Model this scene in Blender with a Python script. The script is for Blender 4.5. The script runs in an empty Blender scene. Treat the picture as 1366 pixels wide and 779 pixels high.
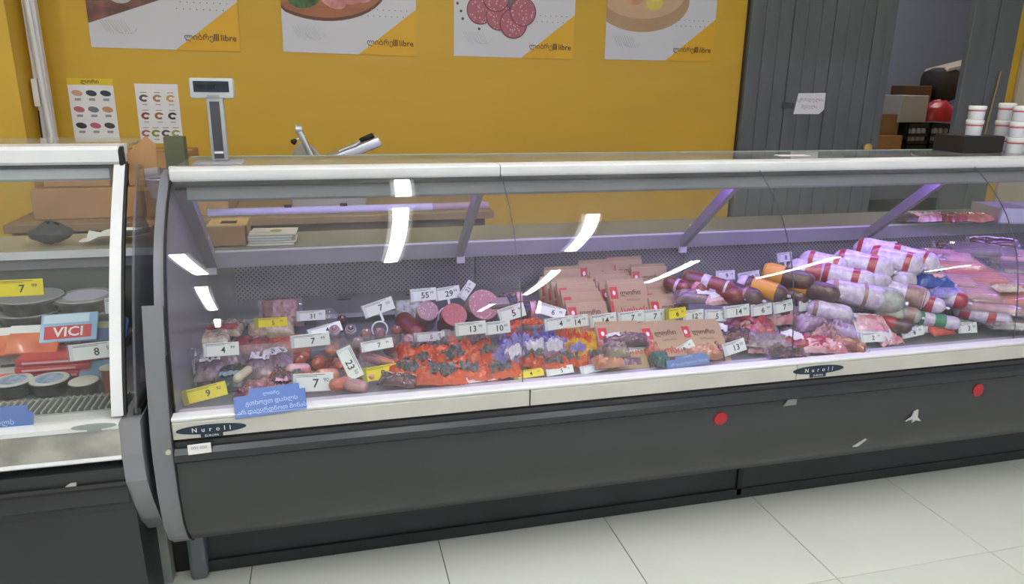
import bpy, bmesh, math, random
from mathutils import Vector, Matrix, Euler, noise
PI = math.pi
C = bpy.context.scene.collection
scn = bpy.context.scene
R = math.radians

# ------------------------------------------------------------------ camera
F_PX, PITCH, YAW, ROLL, CAM_H = 969.1, R(16.14), R(14.61), R(0.86), 1.5
fw = Vector((math.sin(YAW)*math.cos(PITCH), math.cos(YAW)*math.cos(PITCH), -math.sin(PITCH)))
rt0 = Vector((math.cos(YAW), -math.sin(YAW), 0)); up0 = rt0.cross(fw)
rt = rt0*math.cos(ROLL) + up0*math.sin(ROLL); up = rt.cross(fw)
CAM = Vector((0, 0, CAM_H))
cd = bpy.data.cameras.new('camera'); cam = bpy.data.objects.new('camera', cd); C.objects.link(cam)
cd.sensor_width = 36; cd.lens = F_PX/1366*36; cd.clip_start = 0.05; cd.clip_end = 100
m = Matrix((rt, up, -fw)).transposed().to_4x4(); m.translation = CAM
cam.matrix_world = m
scn.camera = cam
def ray(px, py): return fw*F_PX + rt*(px-683) - up*(py-389.5)
def atz(px, py, z): r = ray(px, py); return CAM + r*((z-CAM_H)/r.z)      # the point of a level surface
def aty(px, py, y): r = ray(px, py); return CAM + r*(y/r.y)               # the point of a plane along the counter

# ------------------------------------------------------------------ world, exposure
w = bpy.data.worlds.new('world'); scn.world = w; w.use_nodes = True
w.node_tree.nodes['Background'].inputs[0].default_value = (0.80, 0.86, 1.0, 1)
w.node_tree.nodes['Background'].inputs[1].default_value = 0.35
vs = scn.view_settings
vs.view_transform = 'Standard'; vs.look = 'None'; vs.gamma = 1; vs.use_curve_mapping = False
vs.exposure = 0.1

# ------------------------------------------------------------------ materials
MATS = {}
def srgb(h):
    if isinstance(h, str):
        h = h.lstrip('#'); h = [int(h[i:i+2], 16)/255 for i in (0, 2, 4)]
        return tuple((c/12.92 if c <= .04045 else ((c+.055)/1.055)**2.4) for c in h)
    return h
def mat(name, col, rough=.5, metal=0., bump=0., bscale=60., coat=0., var=0., vscale=8., emit=0., spec=.5, col2=None, trans=0., alpha=1., vdetail=4., stretch=None, voro=None):
    if name in MATS: return MATS[name]
    ma = bpy.data.materials.new(name); ma.use_nodes = True; nt = ma.node_tree; b = nt.nodes['Principled BSDF']
    c = srgb(col)
    b.inputs['Base Color'].default_value = (*c, 1); b.inputs['Roughness'].default_value = rough
    b.inputs['Metallic'].default_value = metal; b.inputs['Specular IOR Level'].default_value = spec
    b.inputs['Coat Weight'].default_value = coat; b.inputs['Coat Roughness'].default_value = .12
    b.inputs['Transmission Weight'].default_value = trans
    b.inputs['Alpha'].default_value = alpha
    tc = nt.nodes.new('ShaderNodeTexCoord')
    def coord():
        if stretch:
            mp = nt.nodes.new('ShaderNodeMapping'); mp.inputs['Scale'].default_value = stretch
            nt.links.new(tc.outputs['Object'], mp.inputs[0]); return mp.outputs[0]
        return tc.outputs['Object']
    if var > 0 or col2 is not None:
        n = nt.nodes.new('ShaderNodeTexNoise'); n.inputs['Scale'].default_value = vscale; n.inputs['Detail'].default_value = vdetail
        nt.links.new(coord(), n.inputs['Vector'])
        rp = nt.nodes.new('ShaderNodeValToRGB')
        c2 = srgb(col2) if col2 is not None else tuple(x*(1-var) for x in c)
        rp.color_ramp.elements[0].position = .38; rp.color_ramp.elements[1].position = .62
        rp.color_ramp.elements[0].color = (*c2, 1); rp.color_ramp.elements[1].color = (*c, 1)
        nt.links.new(n.outputs['Fac'], rp.inputs[0]); nt.links.new(rp.outputs[0], b.inputs['Base Color'])
    if voro:
        v = nt.nodes.new('ShaderNodeTexVoronoi'); v.inputs['Scale'].default_value = voro[0]
        nt.links.new(coord(), v.inputs['Vector'])
        rp = nt.nodes.new('ShaderNodeValToRGB')
        rp.color_ramp.elements[0].position = voro[2]; rp.color_ramp.elements[1].position = voro[2]+.08
        rp.color_ramp.elements[0].color = (*srgb(voro[1]), 1); rp.color_ramp.elements[1].color = (*c, 1)
        nt.links.new(v.outputs['Distance'], rp.inputs[0]); nt.links.new(rp.outputs[0], b.inputs['Base Color'])
    if bump > 0:
        n = nt.nodes.new('ShaderNodeTexNoise'); n.inputs['Scale'].default_value = bscale; n.inputs['Detail'].default_value = 3
        nt.links.new(coord(), n.inputs['Vector'])
        bp = nt.nodes.new('ShaderNodeBump'); bp.inputs['Strength'].default_value = bump; bp.inputs['Distance'].default_value = .01
        nt.links.new(n.outputs['Fac'], bp.inputs['Height']); nt.links.new(bp.outputs[0], b.inputs['Normal'])
        if coat: nt.links.new(bp.outputs[0], b.inputs['Coat Normal'])
    if emit > 0:
        b.inputs['Emission Color'].default_value = (*c, 1); b.inputs['Emission Strength'].default_value = emit
    MATS[name] = ma; return ma
def emis(name, col, s):
    ma = bpy.data.materials.new(name); ma.use_nodes = True; nt = ma.node_tree; nt.nodes.clear()
    e = nt.nodes.new('ShaderNodeEmission'); e.inputs[0].default_value = (*srgb(col), 1); e.inputs[1].default_value = s
    o = nt.nodes.new('ShaderNodeOutputMaterial'); nt.links.new(e.outputs[0], o.inputs[0]); MATS[name] = ma; return ma
def glass(name, tint=(1, 1, 1), base=.045, dust=.03, rough=.0, dustcol=(.6, .62, .6), streak=False):
    """thin pane: mirror by Schlick, clear through, a little dust"""
    ma = bpy.data.materials.new(name); ma.use_nodes = True; nt = ma.node_tree; nt.nodes.clear(); N = nt.nodes.new; L = nt.links.new
    lw = N('ShaderNodeLayerWeight'); lw.inputs[0].default_value = .5
    p = N('ShaderNodeMath'); p.operation = 'POWER'; p.inputs[1].default_value = 5; L(lw.outputs['Facing'], p.inputs[0])
    mr = N('ShaderNodeMapRange'); mr.inputs['To Min'].default_value = base; mr.inputs['To Max'].default_value = 1; L(p.outputs[0], mr.inputs['Value'])
    t = N('ShaderNodeBsdfTransparent'); t.inputs[0].default_value = (*tint, 1)
    g = N('ShaderNodeBsdfGlossy'); g.inputs['Roughness'].default_value = rough
    mx = N('ShaderNodeMixShader'); L(mr.outputs[0], mx.inputs[0]); L(t.outputs[0], mx.inputs[1]); L(g.outputs[0], mx.inputs[2])
    d = N('ShaderNodeBsdfDiffuse'); d.inputs[0].default_value = (*dustcol, 1)
    m2 = N('ShaderNodeMixShader'); L(mx.outputs[0], m2.inputs[1]); L(d.outputs[0], m2.inputs[2])
    tc = N('ShaderNodeTexCoord'); n = N('ShaderNodeTexNoise'); n.inputs['Scale'].default_value = 5; n.inputs['Detail'].default_value = 6
    L(tc.outputs['Object'], n.inputs['Vector'])
    mm = N('ShaderNodeMapRange'); mm.inputs['From Min'].default_value = .3; mm.inputs['From Max'].default_value = .75
    mm.inputs['To Min'].default_value = dust*.4; mm.inputs['To Max'].default_value = dust*1.7; L(n.outputs['Fac'], mm.inputs['Value']); L(mm.outputs[0], m2.inputs[0])
    o = N('ShaderNodeOutputMaterial'); L(m2.outputs[0], o.inputs[0]); MATS[name] = ma; return ma

# ------------------------------------------------------------------ mesh helpers
class MB:
    """collects vertices and faces; build() links them as one mesh object"""
    def __init__(s): s.v = []; s.f = []
    def add(s, vs, fs, M=None):
        o = len(s.v)
        s.v += [tuple(M @ Vector(p)) if M else tuple(p) for p in vs]
        s.f += [tuple(i+o for i in f) for f in fs]; return s
    def box(s, x0, x1, y0, y1, z0, z1, M=None):
        v = [(x, y, z) for x in (x0, x1) for y in (y0, y1) for z in (z0, z1)]
        return s.add(v, [(0, 1, 3, 2), (4, 6, 7, 5), (0, 4, 5, 1), (2, 3, 7, 6), (0, 2, 6, 4), (1, 5, 7, 3)], M)
    def bbox(s, x0, x1, y0, y1, z0, z1, r=.004, M=None, seg=2):
        bm = bmesh.new(); bmesh.ops.create_cube(bm, size=1)
        for v in bm.verts: v.co = Vector(((x0+x1)/2+v.co.x*(x1-x0), (y0+y1)/2+v.co.y*(y1-y0), (z0+z1)/2+v.co.z*(z1-z0)))
        r = min(r, .45*min(x1-x0, y1-y0, z1-z0))
        bmesh.ops.bevel(bm, geom=bm.edges[:], offset=r, segments=seg, affect='EDGES', profile=.5)
        bm.verts.index_update()
        s.add([v.co.copy() for v in bm.verts], [tuple(v.index for v in f.verts) for f in bm.faces], M); bm.free(); return s
    def prism(s, poly, x0, x1, M=None):
        """poly in YZ, extruded along X"""
        n = len(poly)
        v = [(x0, y, z) for y, z in poly] + [(x1, y, z) for y, z in poly]
        f = [tuple(range(n)), tuple(range(2*n-1, n-1, -1))] + [(i, i+n, (i+1) % n+n, (i+1) % n) for i in range(n)]
        return s.add(v, f, M)
    def lathe(s, prof, n=16, M=None, axis='x', caps=True):
        """prof: (along, radius)"""
        v = []; f = []
        for a, r in prof:
            for k in range(n):
                t = 2*PI*k/n; p = (a, r*math.cos(t), r*math.sin(t))
                if axis == 'z': p = (r*math.cos(t), r*math.sin(t), a)
                if axis == 'y': p = (r*math.sin(t), a, r*math.cos(t))
                v.append(p)
        for i in range(len(prof)-1):
            for k in range(n):
                f.append((i*n+k, i*n+(k+1) % n, (i+1)*n+(k+1) % n, (i+1)*n+k))
        if caps: f.append(tuple(range(n))); f.append(tuple(range(len(prof)*n-1, (len(prof)-1)*n-1, -1)))
        return s.add(v, f, M)
    def tube(s, pts, r, n=8, closed=False):
        pts = [Vector(p) for p in pts]; v = []; f = []; N = len(pts)
        for i, p in enumerate(pts):
            a = pts[(i-1) % N] if (closed or i > 0) else p; b = pts[(i+1) % N] if (closed or i < N-1) else p
            t = (b-a).normalized(); u = t.orthogonal() if i == 0 else (u-t*u.dot(t))
            u.normalize(); q = t.cross(u)
            for k in range(n): v.append(p+(u*math.cos(2*PI*k/n)+q*math.sin(2*PI*k/n))*r)
        for i in range(N if closed else N-1):
            j = (i+1) % N
            for k in range(n): f.append((i*n+k, i*n+(k+1) % n, j*n+(k+1) % n, j*n+k))
        if not closed: f += [tuple(range(n)), tuple(range(N*n-1, (N-1)*n-1, -1))]
        return s.add(v, f)
    def grid(s, fn, nu, nv, M=None):
        v = [fn(i/nu, j/nv) for j in range(nv+1) for i in range(nu+1)]
        f = [(j*(nu+1)+i, j*(nu+1)+i+1, (j+1)*(nu+1)+i+1, (j+1)*(nu+1)+i) for j in range(nv) for i in range(nu)]
        return s.add(v, f, M)
    def plate(s, poly, z0, z1, M=None):
        """poly in XY, extruded along Z"""
        n = len(poly); v = [(x, y, z0) for x, y in poly]+[(x, y, z1) for x, y in poly]
        f = [tuple(range(n-1, -1, -1)), tuple(range(n, 2*n))]+[(i, (i+1) % n, (i+1) % n+n, i+n) for i in range(n)]
        return s.add(v, f, M)
    def mesh(s, name, ma, smooth=False):
        me = bpy.data.meshes.new(name); me.from_pydata([tuple(p) for p in s.v], [], s.f)
        bm = bmesh.new(); bm.from_mesh(me); bmesh.ops.recalc_face_normals(bm, faces=bm.faces[:]); bm.to_mesh(me); bm.free()
        if smooth:
            me.shade_smooth()
            if smooth != 'all':
                me.set_sharp_from_angle(angle=R(38))
        me.materials.append(ma); me.update(); return me
    def build(s, name, ma, parent=None, smooth=False):
        o = bpy.data.objects.new(name, s.mesh(name, ma, smooth)); C.objects.link(o)
        if parent: o.parent = parent
        return o
def tag(o, label=None, cat=None, group=None, kind=None):
    if label: o['label'] = label
    if cat: o['category'] = cat
    if group: o['group'] = group
    if kind: o['kind'] = kind
    return o
def empty(name, loc=(0, 0, 0), rot=(0, 0, 0), label=None, cat=None, group=None, kind=None):
    o = bpy.data.objects.new(name, None); C.objects.link(o); o.location = loc; o.rotation_euler = rot
    o.empty_display_size = .05
    return tag(o, label, cat, group, kind)
KIDS = {}
def copy_tree(o, parent=None):
    c = o.copy(); C.objects.link(c)
    if parent: c.parent = parent
    for ch in [k for k in ALLKIDS(o)]: copy_tree(ch, c)
    return c
def ALLKIDS(o): return list(o.children)
TXT = {}
def text_mb(body, size, depth=.0006, M=None, mb=None, bold=0.0, align='CENTER'):
    key = (body, bold, align)
    if key not in TXT:
        cu = bpy.data.curves.new('lettering', 'FONT'); cu.body = body; cu.size = 1; cu.align_x = align; cu.align_y = 'CENTER'
        cu.resolution_u = 2; cu.offset = bold
        ob = bpy.data.objects.new('lettering', cu); C.objects.link(ob)
        dg = bpy.context.evaluated_depsgraph_get(); dg.update()
        me = bpy.data.meshes.new_from_object(ob.evaluated_get(dg))
        TXT[key] = ([v.co.copy() for v in me.vertices], [tuple(p.vertices) for p in me.polygons])
        bpy.data.objects.remove(ob); bpy.data.curves.remove(cu); bpy.data.meshes.remove(me)
    v, f = TXT[key]; mb = mb or MB()
    S = Matrix.Diagonal((size, size, 1, 1)); T = (M or Matrix()) @ Matrix.Translation((0, 0, depth)) @ S
    mb.add(v, f, T); return mb
def RX(a): return Matrix.Rotation(R(a), 4, 'X')
def RY(a): return Matrix.Rotation(R(a), 4, 'Y')
def RZ(a): return Matrix.Rotation(R(a), 4, 'Z')
def TR(x, y, z): return Matrix.Translation((x, y, z))

# ------------------------------------------------------------------ palette
steel = mat('painted_grey_metal', '#8d8c93', .45, bump=.03, bscale=120)
dgrey = mat('dark_grey_panel', '#303233', .36, var=.10, vscale=3, bump=.02, bscale=30)
dgrey2 = mat('charcoal_panel', '#35373a', .5, var=.15, vscale=4)
kickm = mat('kick_plate_black', '#24292c', .5, var=.25, vscale=5)
whitem = mat('white_enamel', '#d9dadb', .3, var=.06, vscale=5)
cream = mat('lip_cream_plastic', '#bdbab2', .4, var=.08, vscale=6)
alu = mat('brushed_aluminium', '#c9ccd2', .32, metal=.55, var=.08, vscale=12, stretch=(1, 20, 20))
deckm = mat('deck_steel', '#9c9aa2', .35, metal=.5, var=.1)
blackm = mat('black_rubber', '#101112', .6)
glassm = glass('front_pane_glass', (.98, .99, .985), .05, .016)
glasst = glass('top_pane_glass', (.90, .94, .91), .05, .14, dustcol=(.62, .60, .54))
glasss = glass('side_pane_glass', (.86, .88, .92), .10, .16, dustcol=(.42, .42, .50))
clearm = glass('clear_plastic', (.95, .95, .97), .06, .10, .05, dustcol=(.8, .8, .85))
filmm = glass('clear_film', (.97, .96, .98), .05, .10, .12, dustcol=(.85, .82, .9))
wallm = mat('yellow_wall_paint', '#c9a02c', .55, var=.07, vscale=1.3, bump=.05, bscale=5, stretch=(.6, 1, 3))
wood = mat('bench_board', '#8f7457', .5, var=.15, vscale=3, stretch=(1, 6, 6))
card = mat('corrugated_cardboard', '#a87f55', .8, var=.12, vscale=6)
cardin = mat('cardboard_inside', '#c9a66a', .8)
paper = mat('white_paper', '#e6e4e2', .7, var=.05)
ink = mat('black_ink', '#17181c', .6)
inkgrey = mat('grey_ink', '#8b8e96', .7)
tagw = mat('white_price_card', '#e3e6e6', .35, var=.04)
tagy = mat('yellow_price_card', '#e8d414', .35, var=.05)
tagp = mat('pink_price_card', '#e6c3cf', .4)
redink = mat('red_ink', '#b3202b', .5)

# ================================================================== lamps of the shop ceiling
CEIL = 3.2
lampglow = emis('lamp_tube_glow', '#f6f7f6', 46.0)
lampbody = mat('lamp_housing', '#e8e8e8', .5)
lamps = [(-.86, .62, -.84, -.40), (-.96, -1.28, -1.27, -4.19), (-1.59, -6.8, -2.1, -10.5), (.43, 2.75, .43, 2.32), (.41, 2.0, .42, -.18),
         (1.58, 1.60, 1.70, 0.0), (1.93, -1.4, 2.50, -4.9), (2.60, -7.5, 3.1, -11.2), (3.18, -1.17, 3.72, -3.67),
         (4.85, -1.5, 5.50, -4.1), (-2.6, 1.9, -2.6, .4), (-2.9, -1.3, -3.1, -2.8), (8.7, -3.9, 9.0, -5.0), (5.9, 6.6, 5.9, 5.2), (3.2, 6.4, 3.2, 5.4)]  # last two: unseen lamps added to brighten the storeroom
LL = ['nearest lamp of the left row, mirrored at the top left of the curved glass', 'second lamp of the left row, mirrored as the slanting dash on the left glass', 'farthest lamp of the left row, mirrored as small dashes low on the left glass', 'short lamp mirrored right under the top rail', 'lamp mirrored as the tall white streak left of centre',
      'lamp mirrored as the white streak in the centre of the glass', 'lamp mirrored as the slanting streak left of the kraft packets', 'far lamp mirrored beside the largest round salami', 'lamp mirrored as the long thin streak over the kraft packets',
      'lamp mirrored as the thin streak over the orange labelled salamis', 'ceiling lamp above the left display case', 'ceiling lamp behind the viewer on the far left', 'far ceiling lamp on the right of the shop', 'unseen lamp added to brighten the storeroom, right, above the rack', 'unseen lamp added to brighten the storeroom, left, behind the plank door']
for (x1, y1, x0, y0), lb in zip(lamps, LL):
    h = math.hypot(x1-x0, y1-y0)/2
    t = empty('ceiling_lamp', ((x0+x1)/2, (y0+y1)/2, CEIL-.01), (0, 0, math.atan2(y1-y0, x1-x0)-PI/2), lb, 'ceiling lamp', 'fluorescent ceiling lamps')
    MB().box(-.07, .07, -h-.03, h+.03, -.05, 0).build('housing', lampbody, t)
    MB().lathe([(-h, .045), (h, .045)], 12, TR(0, 0, -.07) @ Matrix.Diagonal((1.0, 1, .7, 1)), 'y').build('diffuser', lampglow, t)

# ================================================================== setting
def struct(name, mb, ma, parent=None, smooth=False):
    o = mb.build(name, ma, parent, smooth)
    if not parent: tag(o, kind='structure')
    return o
WY = 4.30
# floor: tile joints on a 0.6 m grid that the photograph gives (x = 0.309 + 0.6 n)
floor = struct('floor', MB().box(-6, 12, -14, 11, -.05, -.004), mat('grout', '#66655f', .9))
tilem = mat('pale_floor_tile', '#d9dad3', .22, var=.05, vscale=1.5, bump=.01, bscale=6)
TM = MB().bbox(-.2985, .2985, -.2985, .2985, -.01, 0, .0012, seg=1).mesh('tile', tilem)
y_line = 2.151-.6*0
for i in range(-3, 9):
    for j in range(-3, 1):
        o = bpy.data.objects.new('tile', TM); C.objects.link(o); o.parent = floor
        o.location = (.309+.3+.6*i, 2.24-.3+.6*j, 0)
rest = MB()
rest.box(-6, 12, 2.245, 11, -.01, 0); rest.box(-6, 12, -14, -.165, -.01, 0); rest.box(-6, -1.495, -.16, 2.24, -.01, 0); rest.box(5.715, 12, -.16, 2.24, -.01, 0)
o = rest.build('tile_field', tilem, floor); tag(o, kind='stuff')
struct('ceiling', MB().box(-6, 12, -14, 11, CEIL, CEIL+.1), mat('ceiling_white', '#d8d8d4', .8, var=.04))
# back wall, in pieces around the doorway
DX0, DX1 = 3.66, 4.29
wb = MB(); wb.box(-6, 2.60, WY, WY+.2, 0, CEIL); wb.box(4.68, 12, WY, WY+.2, 0, CEIL); wb.box(2.60, 4.68, WY, WY+.2, 2.6, CEIL)
struct('wall_back', wb, wallm)
pm = mat('pillar_yellow_paint', '#d0a834', .5, var=.06, vscale=2)
struct('wall_left', MB().box(-3.5, -1.37, 4.02, WY-.001, 0, CEIL), pm)
struct('trim_1', MB().bbox(4.78, 5.3, WY-.03, WY-.001, 0, CEIL, .004), mat('beige_panel', '#b6aa90', .6))
# room behind the doorway
bluew = mat('storeroom_blue_wall', '#7f8399', .8, var=.06, vscale=1)
struct('wall_storeroom', MB().box(2.0, 8.5, 7.6, 7.7, 0, CEIL), bluew)

# plank door leaf, left of the opening
plank = mat('grey_painted_plank', '#5f6362', .55, vscale=3, bump=.06, bscale=14, stretch=(3, 3, .8), col2='#585c5b')
door = empty('plank_door', (2.604, WY-.04, 0), label='closed grey plank door leaf with a brass knob and taped paper note', cat='door'); 
xs = [0, .085, .19, .27, .345, .44, .54, .64, .73, .815, .93]
xs = [0, .1, .2, .3, .4, .5, .6, .7, .8, .9, 1.0, 1.062]
for i in range(len(xs)-1):
    o = MB().bbox(xs[i]+.002, xs[i+1]-.002, -.014+.002*((i*7) % 3), .02, 0, 2.58, .004, seg=1).build('plank', plank, door)
MB().box(0, 1.06, .02, .05, 0, 2.58).build('door_backing', dgrey2, door)
k = MB(); k.lathe([(-.055, .022), (-.05, .032), (-.032, .032), (-.024, .014), (-.014, .014), (-.012, .032), (-.008, .032)], 16, TR(.955, 0, 1.105), 'y')
k.build('door_knob', mat('brass', '#d0b060', .35, metal=.6), door, True)
note = MB(); note.plate([(0, 0), (.19, .0), (.225, .03), (.222, .135), (.02, .13)], 0, .0015, TR(.37, -.017, 1.325) @ RX(90))
nt_ = tag(note.build('paper_note', paper), 'white paper note with handwriting taped to the grey plank door', 'note'); nt_.location = door.location
l = text_mb('აკრძალულია', .03, .002, TR(.48, -.0175, 1.415) @ RX(90)); text_mb('შესვლა', .03, .002, TR(.48, -.0175, 1.372) @ RX(90), l); l.build('handwriting', inkgrey, nt_)
MB().plate([(0, 0), (.09, 0), (.09, .035), (0, .04)], 0, .001, TR(.28, -.0165, 1.36) @ RX(90)).build('tape', mat('old_tape', '#3c403f', .5), door)
# right fixed leaf
leaf = empty('door_side_leaf', (DX1, WY-.02, 0), label='grey wooden side leaf right of the doorway with a round dark stain', cat='door panel')
for a, b, dz in ((0, .20, 0), (.202, .385, .006)):
    MB().bbox(a, b, -.015-dz, .03, 0, 2.58, .004, seg=1).build('plank', plank, leaf)
MB().lathe([(0, .036), (.002, .036)], 20, TR(.125, -.0175, 1.36), 'y').build('stain', mat('dark_stain', '#43403f', .7), leaf)
MB().tube([(.29, -.03, 1.62), (.262, -.03, 1.30), (.25, -.03, 1.1)], .006, 6).build('bare_wood_edge', mat('bare_wood', '#9d8a5e', .6), leaf)
# white conduit at the left corner
cn = MB(); cn.tube([(-1.335, 4.15, 2.9), (-1.318, 4.15, 1.85), (-1.30, 4.15, 1.0), (-1.30, 4.15, .3)], .014, 8)
cn.box(-1.345, -1.29, 4.16, 4.2, 0.3, 2.9)
cn2 = tag(cn.build('conduit', whitem), 'white cable conduit running down the yellow wall corner', 'conduit')
MB().box(-1.352, -1.328, 4.138, 4.165, 1.35, 1.48).build('conduit_cover', paper, cn2)
MB().tube([(-1.34, 4.14, 1.33), (-1.345, 4.14, 1.18)], .004, 6).build('cable', blackm, cn2)

# ================================================================== storeroom contents
sr = lambda px, py, y=6.0: aty(px, py, y)
def boxthing(name, label, cat, x0, x1, y0, y1, z0, z1, ma, group=None, r=.006):
    o = MB().bbox(0, x1-x0, 0, y1-y0, 0, z1-z0, r).build(name, ma); o.location = (x0, y0, z0); return tag(o, label, cat, group)
MB_shelf = empty('storeroom_shelf', (5.0, 5.9, 0), label='dark storage rack behind the doorway carrying boxes and crates', cat='shelf')
for z in (.35, .78): MB().box(0, 1.9, 0, .6, z-.03, z).build('rack_board', dgrey2, MB_shelf)
for x, y in ((0, 0), (1.86, 0), (0, .56), (1.86, .56)): MB().box(x, x+.04, y, y+.04, 0, 1.2).build('rack_post', dgrey2, MB_shelf)
boxthing('cardboard_box', 'brown cardboard box low in the doorway beside the dark crates', 'box', 5.06, 5.40, 5.95, 6.2, .78, 1.06, card)
boxthing('cardboard_box', 'brown cardboard box standing on the lower box in the doorway', 'box', 5.08, 5.36, 5.98, 6.2, 1.062, 1.26, mat('tan_card', '#8a6a4a', .8))
boxthing('storage_carton', 'pale grey carton stacked above the black crates in the doorway', 'carton', 5.33, 5.64, 5.96, 6.25, 1.18, 1.43, mat('grey_carton', '#a2a3a8', .7))
boxthing('cardboard_box', 'dark brown box behind the grey carton in the doorway', 'box', 5.66, 5.98, 6.3, 6.5, 1.2, 1.52, mat('brown_box2', '#5a3d28', .8))
for i in range(4):
    cr = empty('bottle_crate', (5.42+.0*i + (i % 2)*.26, 5.92, .78+(i//2)*.20), label=['left lower black bottle crate inside the doorway', 'right lower black bottle crate inside the doorway', 'left upper black bottle crate under the grey carton', 'right upper black bottle crate beside the grey carton'][i], cat='crate', group='black bottle crates in the doorway')
    m_ = MB(); m_.box(0, .25, 0, .25, 0, .03); m_.box(0, .25, 0, .012, .07, .10); m_.box(0, .25, 0, .012, .15, .19)
    m_.box(0, .012, 0, .25, 0, .19); m_.box(.238, .25, 0, .25, 0, .19); m_.box(0, .25, .24, .25, 0, .19); m_.build('crate_frame', blackm, cr)
    for k in range(4):
        MB().lathe([(0.03, .026), (.13, .026), (.16, .011), (.185, .011)], 10, TR(.036+.059*k, .045, 0), 'z').build('bottle', mat('pale_bottle', '#9aa0a8', .25), cr, True)
bag = MB(); bag.grid(lambda u, v: (.18*math.cos(2*PI*u)*math.cos(v*PI/2)**.6, .12*math.sin(2*PI*u)*math.cos(v*PI/2)**.6, .19*math.sin(v*PI/2)+.03*noise.noise((u*5, v*4, 1))), 18, 8)
o = tag(bag.build('red_bag', mat('red_plastic', '#a02233', .35, bump=.3, bscale=25), smooth=True), 'red plastic bag inside the doorway next to the grey carton', 'bag'); o.location = (5.86, 6.05, 1.19)
sh = MB(); sh.plate([(0, 0), (.5, .1), (.5, .14), (.02, .03)], 0, .3, RX(90))
o = tag(sh.build('wall_board', mat('pale_board', '#a89c92', .6)), 'pale tilted board fixed high beyond the doorway', 'board'); o.location = (6.12, 6.6, 1.66)
o = MB().bbox(0, .34, 0, .3, 0, .34, .10).build('dark_sack', mat('dark_sack', '#2b2320', .8, bump=.2), smooth=True); o.location = (6.02, 6.28, 1.36); tag(o, 'dark sack under the tilted board beyond the doorway', 'sack')

# ================================================================== posters
def flat(poly, y, ma, name, parent, th=.002):
    """thin printed sheet in XZ, facing -Y, its face at y"""
    m_ = MB(); n = len(poly); m_.add([(x, y, z) for x, z in poly]+[(x, y+th, z) for x, z in poly], [tuple(range(n)), tuple(range(2*n-1, n-1, -1))]+[(i, (i+1) % n, (i+1) % n+n, i+n) for i in range(n)])
    return m_.build(name, ma, parent)
def ell(cx, cz, rx, rz, n=36, a0=0, a1=360, rot=0):
    out = []
    for i in range(n):
        t = R(a0+(a1-a0)*i/n); x, z = rx*math.cos(t), rz*math.sin(t); c_, s_ = math.cos(R(rot)), math.sin(R(rot))
        out.append((cx+x*c_-z*s_, cz+x*s_+z*c_))
    return out
whitep = mat('poster_white', '#c9c8cc', .35); yelp = mat('poster_yellow', '#d3a012', .35)
meatp = mat('poster_meat_print', '#8f5a50', .4, col2='#5d3d36', vscale=9)
hamp = mat('poster_ham_print', '#b56e6c', .4, col2='#d79a90', vscale=14)
boardp = mat('poster_wood_print', '#a2623a', .4, var=.2, vscale=4, stretch=(1, 1, 8))
board2p = mat('poster_pale_wood_print', '#b08d6a', .4, var=.12, vscale=4)
board3p = mat('poster_pale_wood_top', '#c2a17e', .4, var=.08)
greenp = mat('poster_leaf_print', '#3f6a2c', .4, col2='#1e3a18', vscale=22)
salp = mat('poster_salami_print', '#a45a66', .4, voro=(60, '#c99aa0', .25)); salr = mat('poster_salami_rim', '#6c2f3c', .4)
cheesep = mat('poster_cheese_print', '#cdbb5a', .4, var=.1); peach = mat('poster_peach_print', '#d6a27c', .4, col2='#c08560', vscale=10)
dotm = mat('poster_dot', '#8c7f66', .5)
PZ = 1.638; PH = .50; PW = .715
PX = [-1.105, -.172, .757, 1.672]
plabel = ['first wall poster from the left, meat photo cut off by the frame', 'wall poster of ham and greens on a wooden board', 'wall poster of overlapping pink salami slices', 'wall poster of cheese and rolls on a pale round board']
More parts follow.
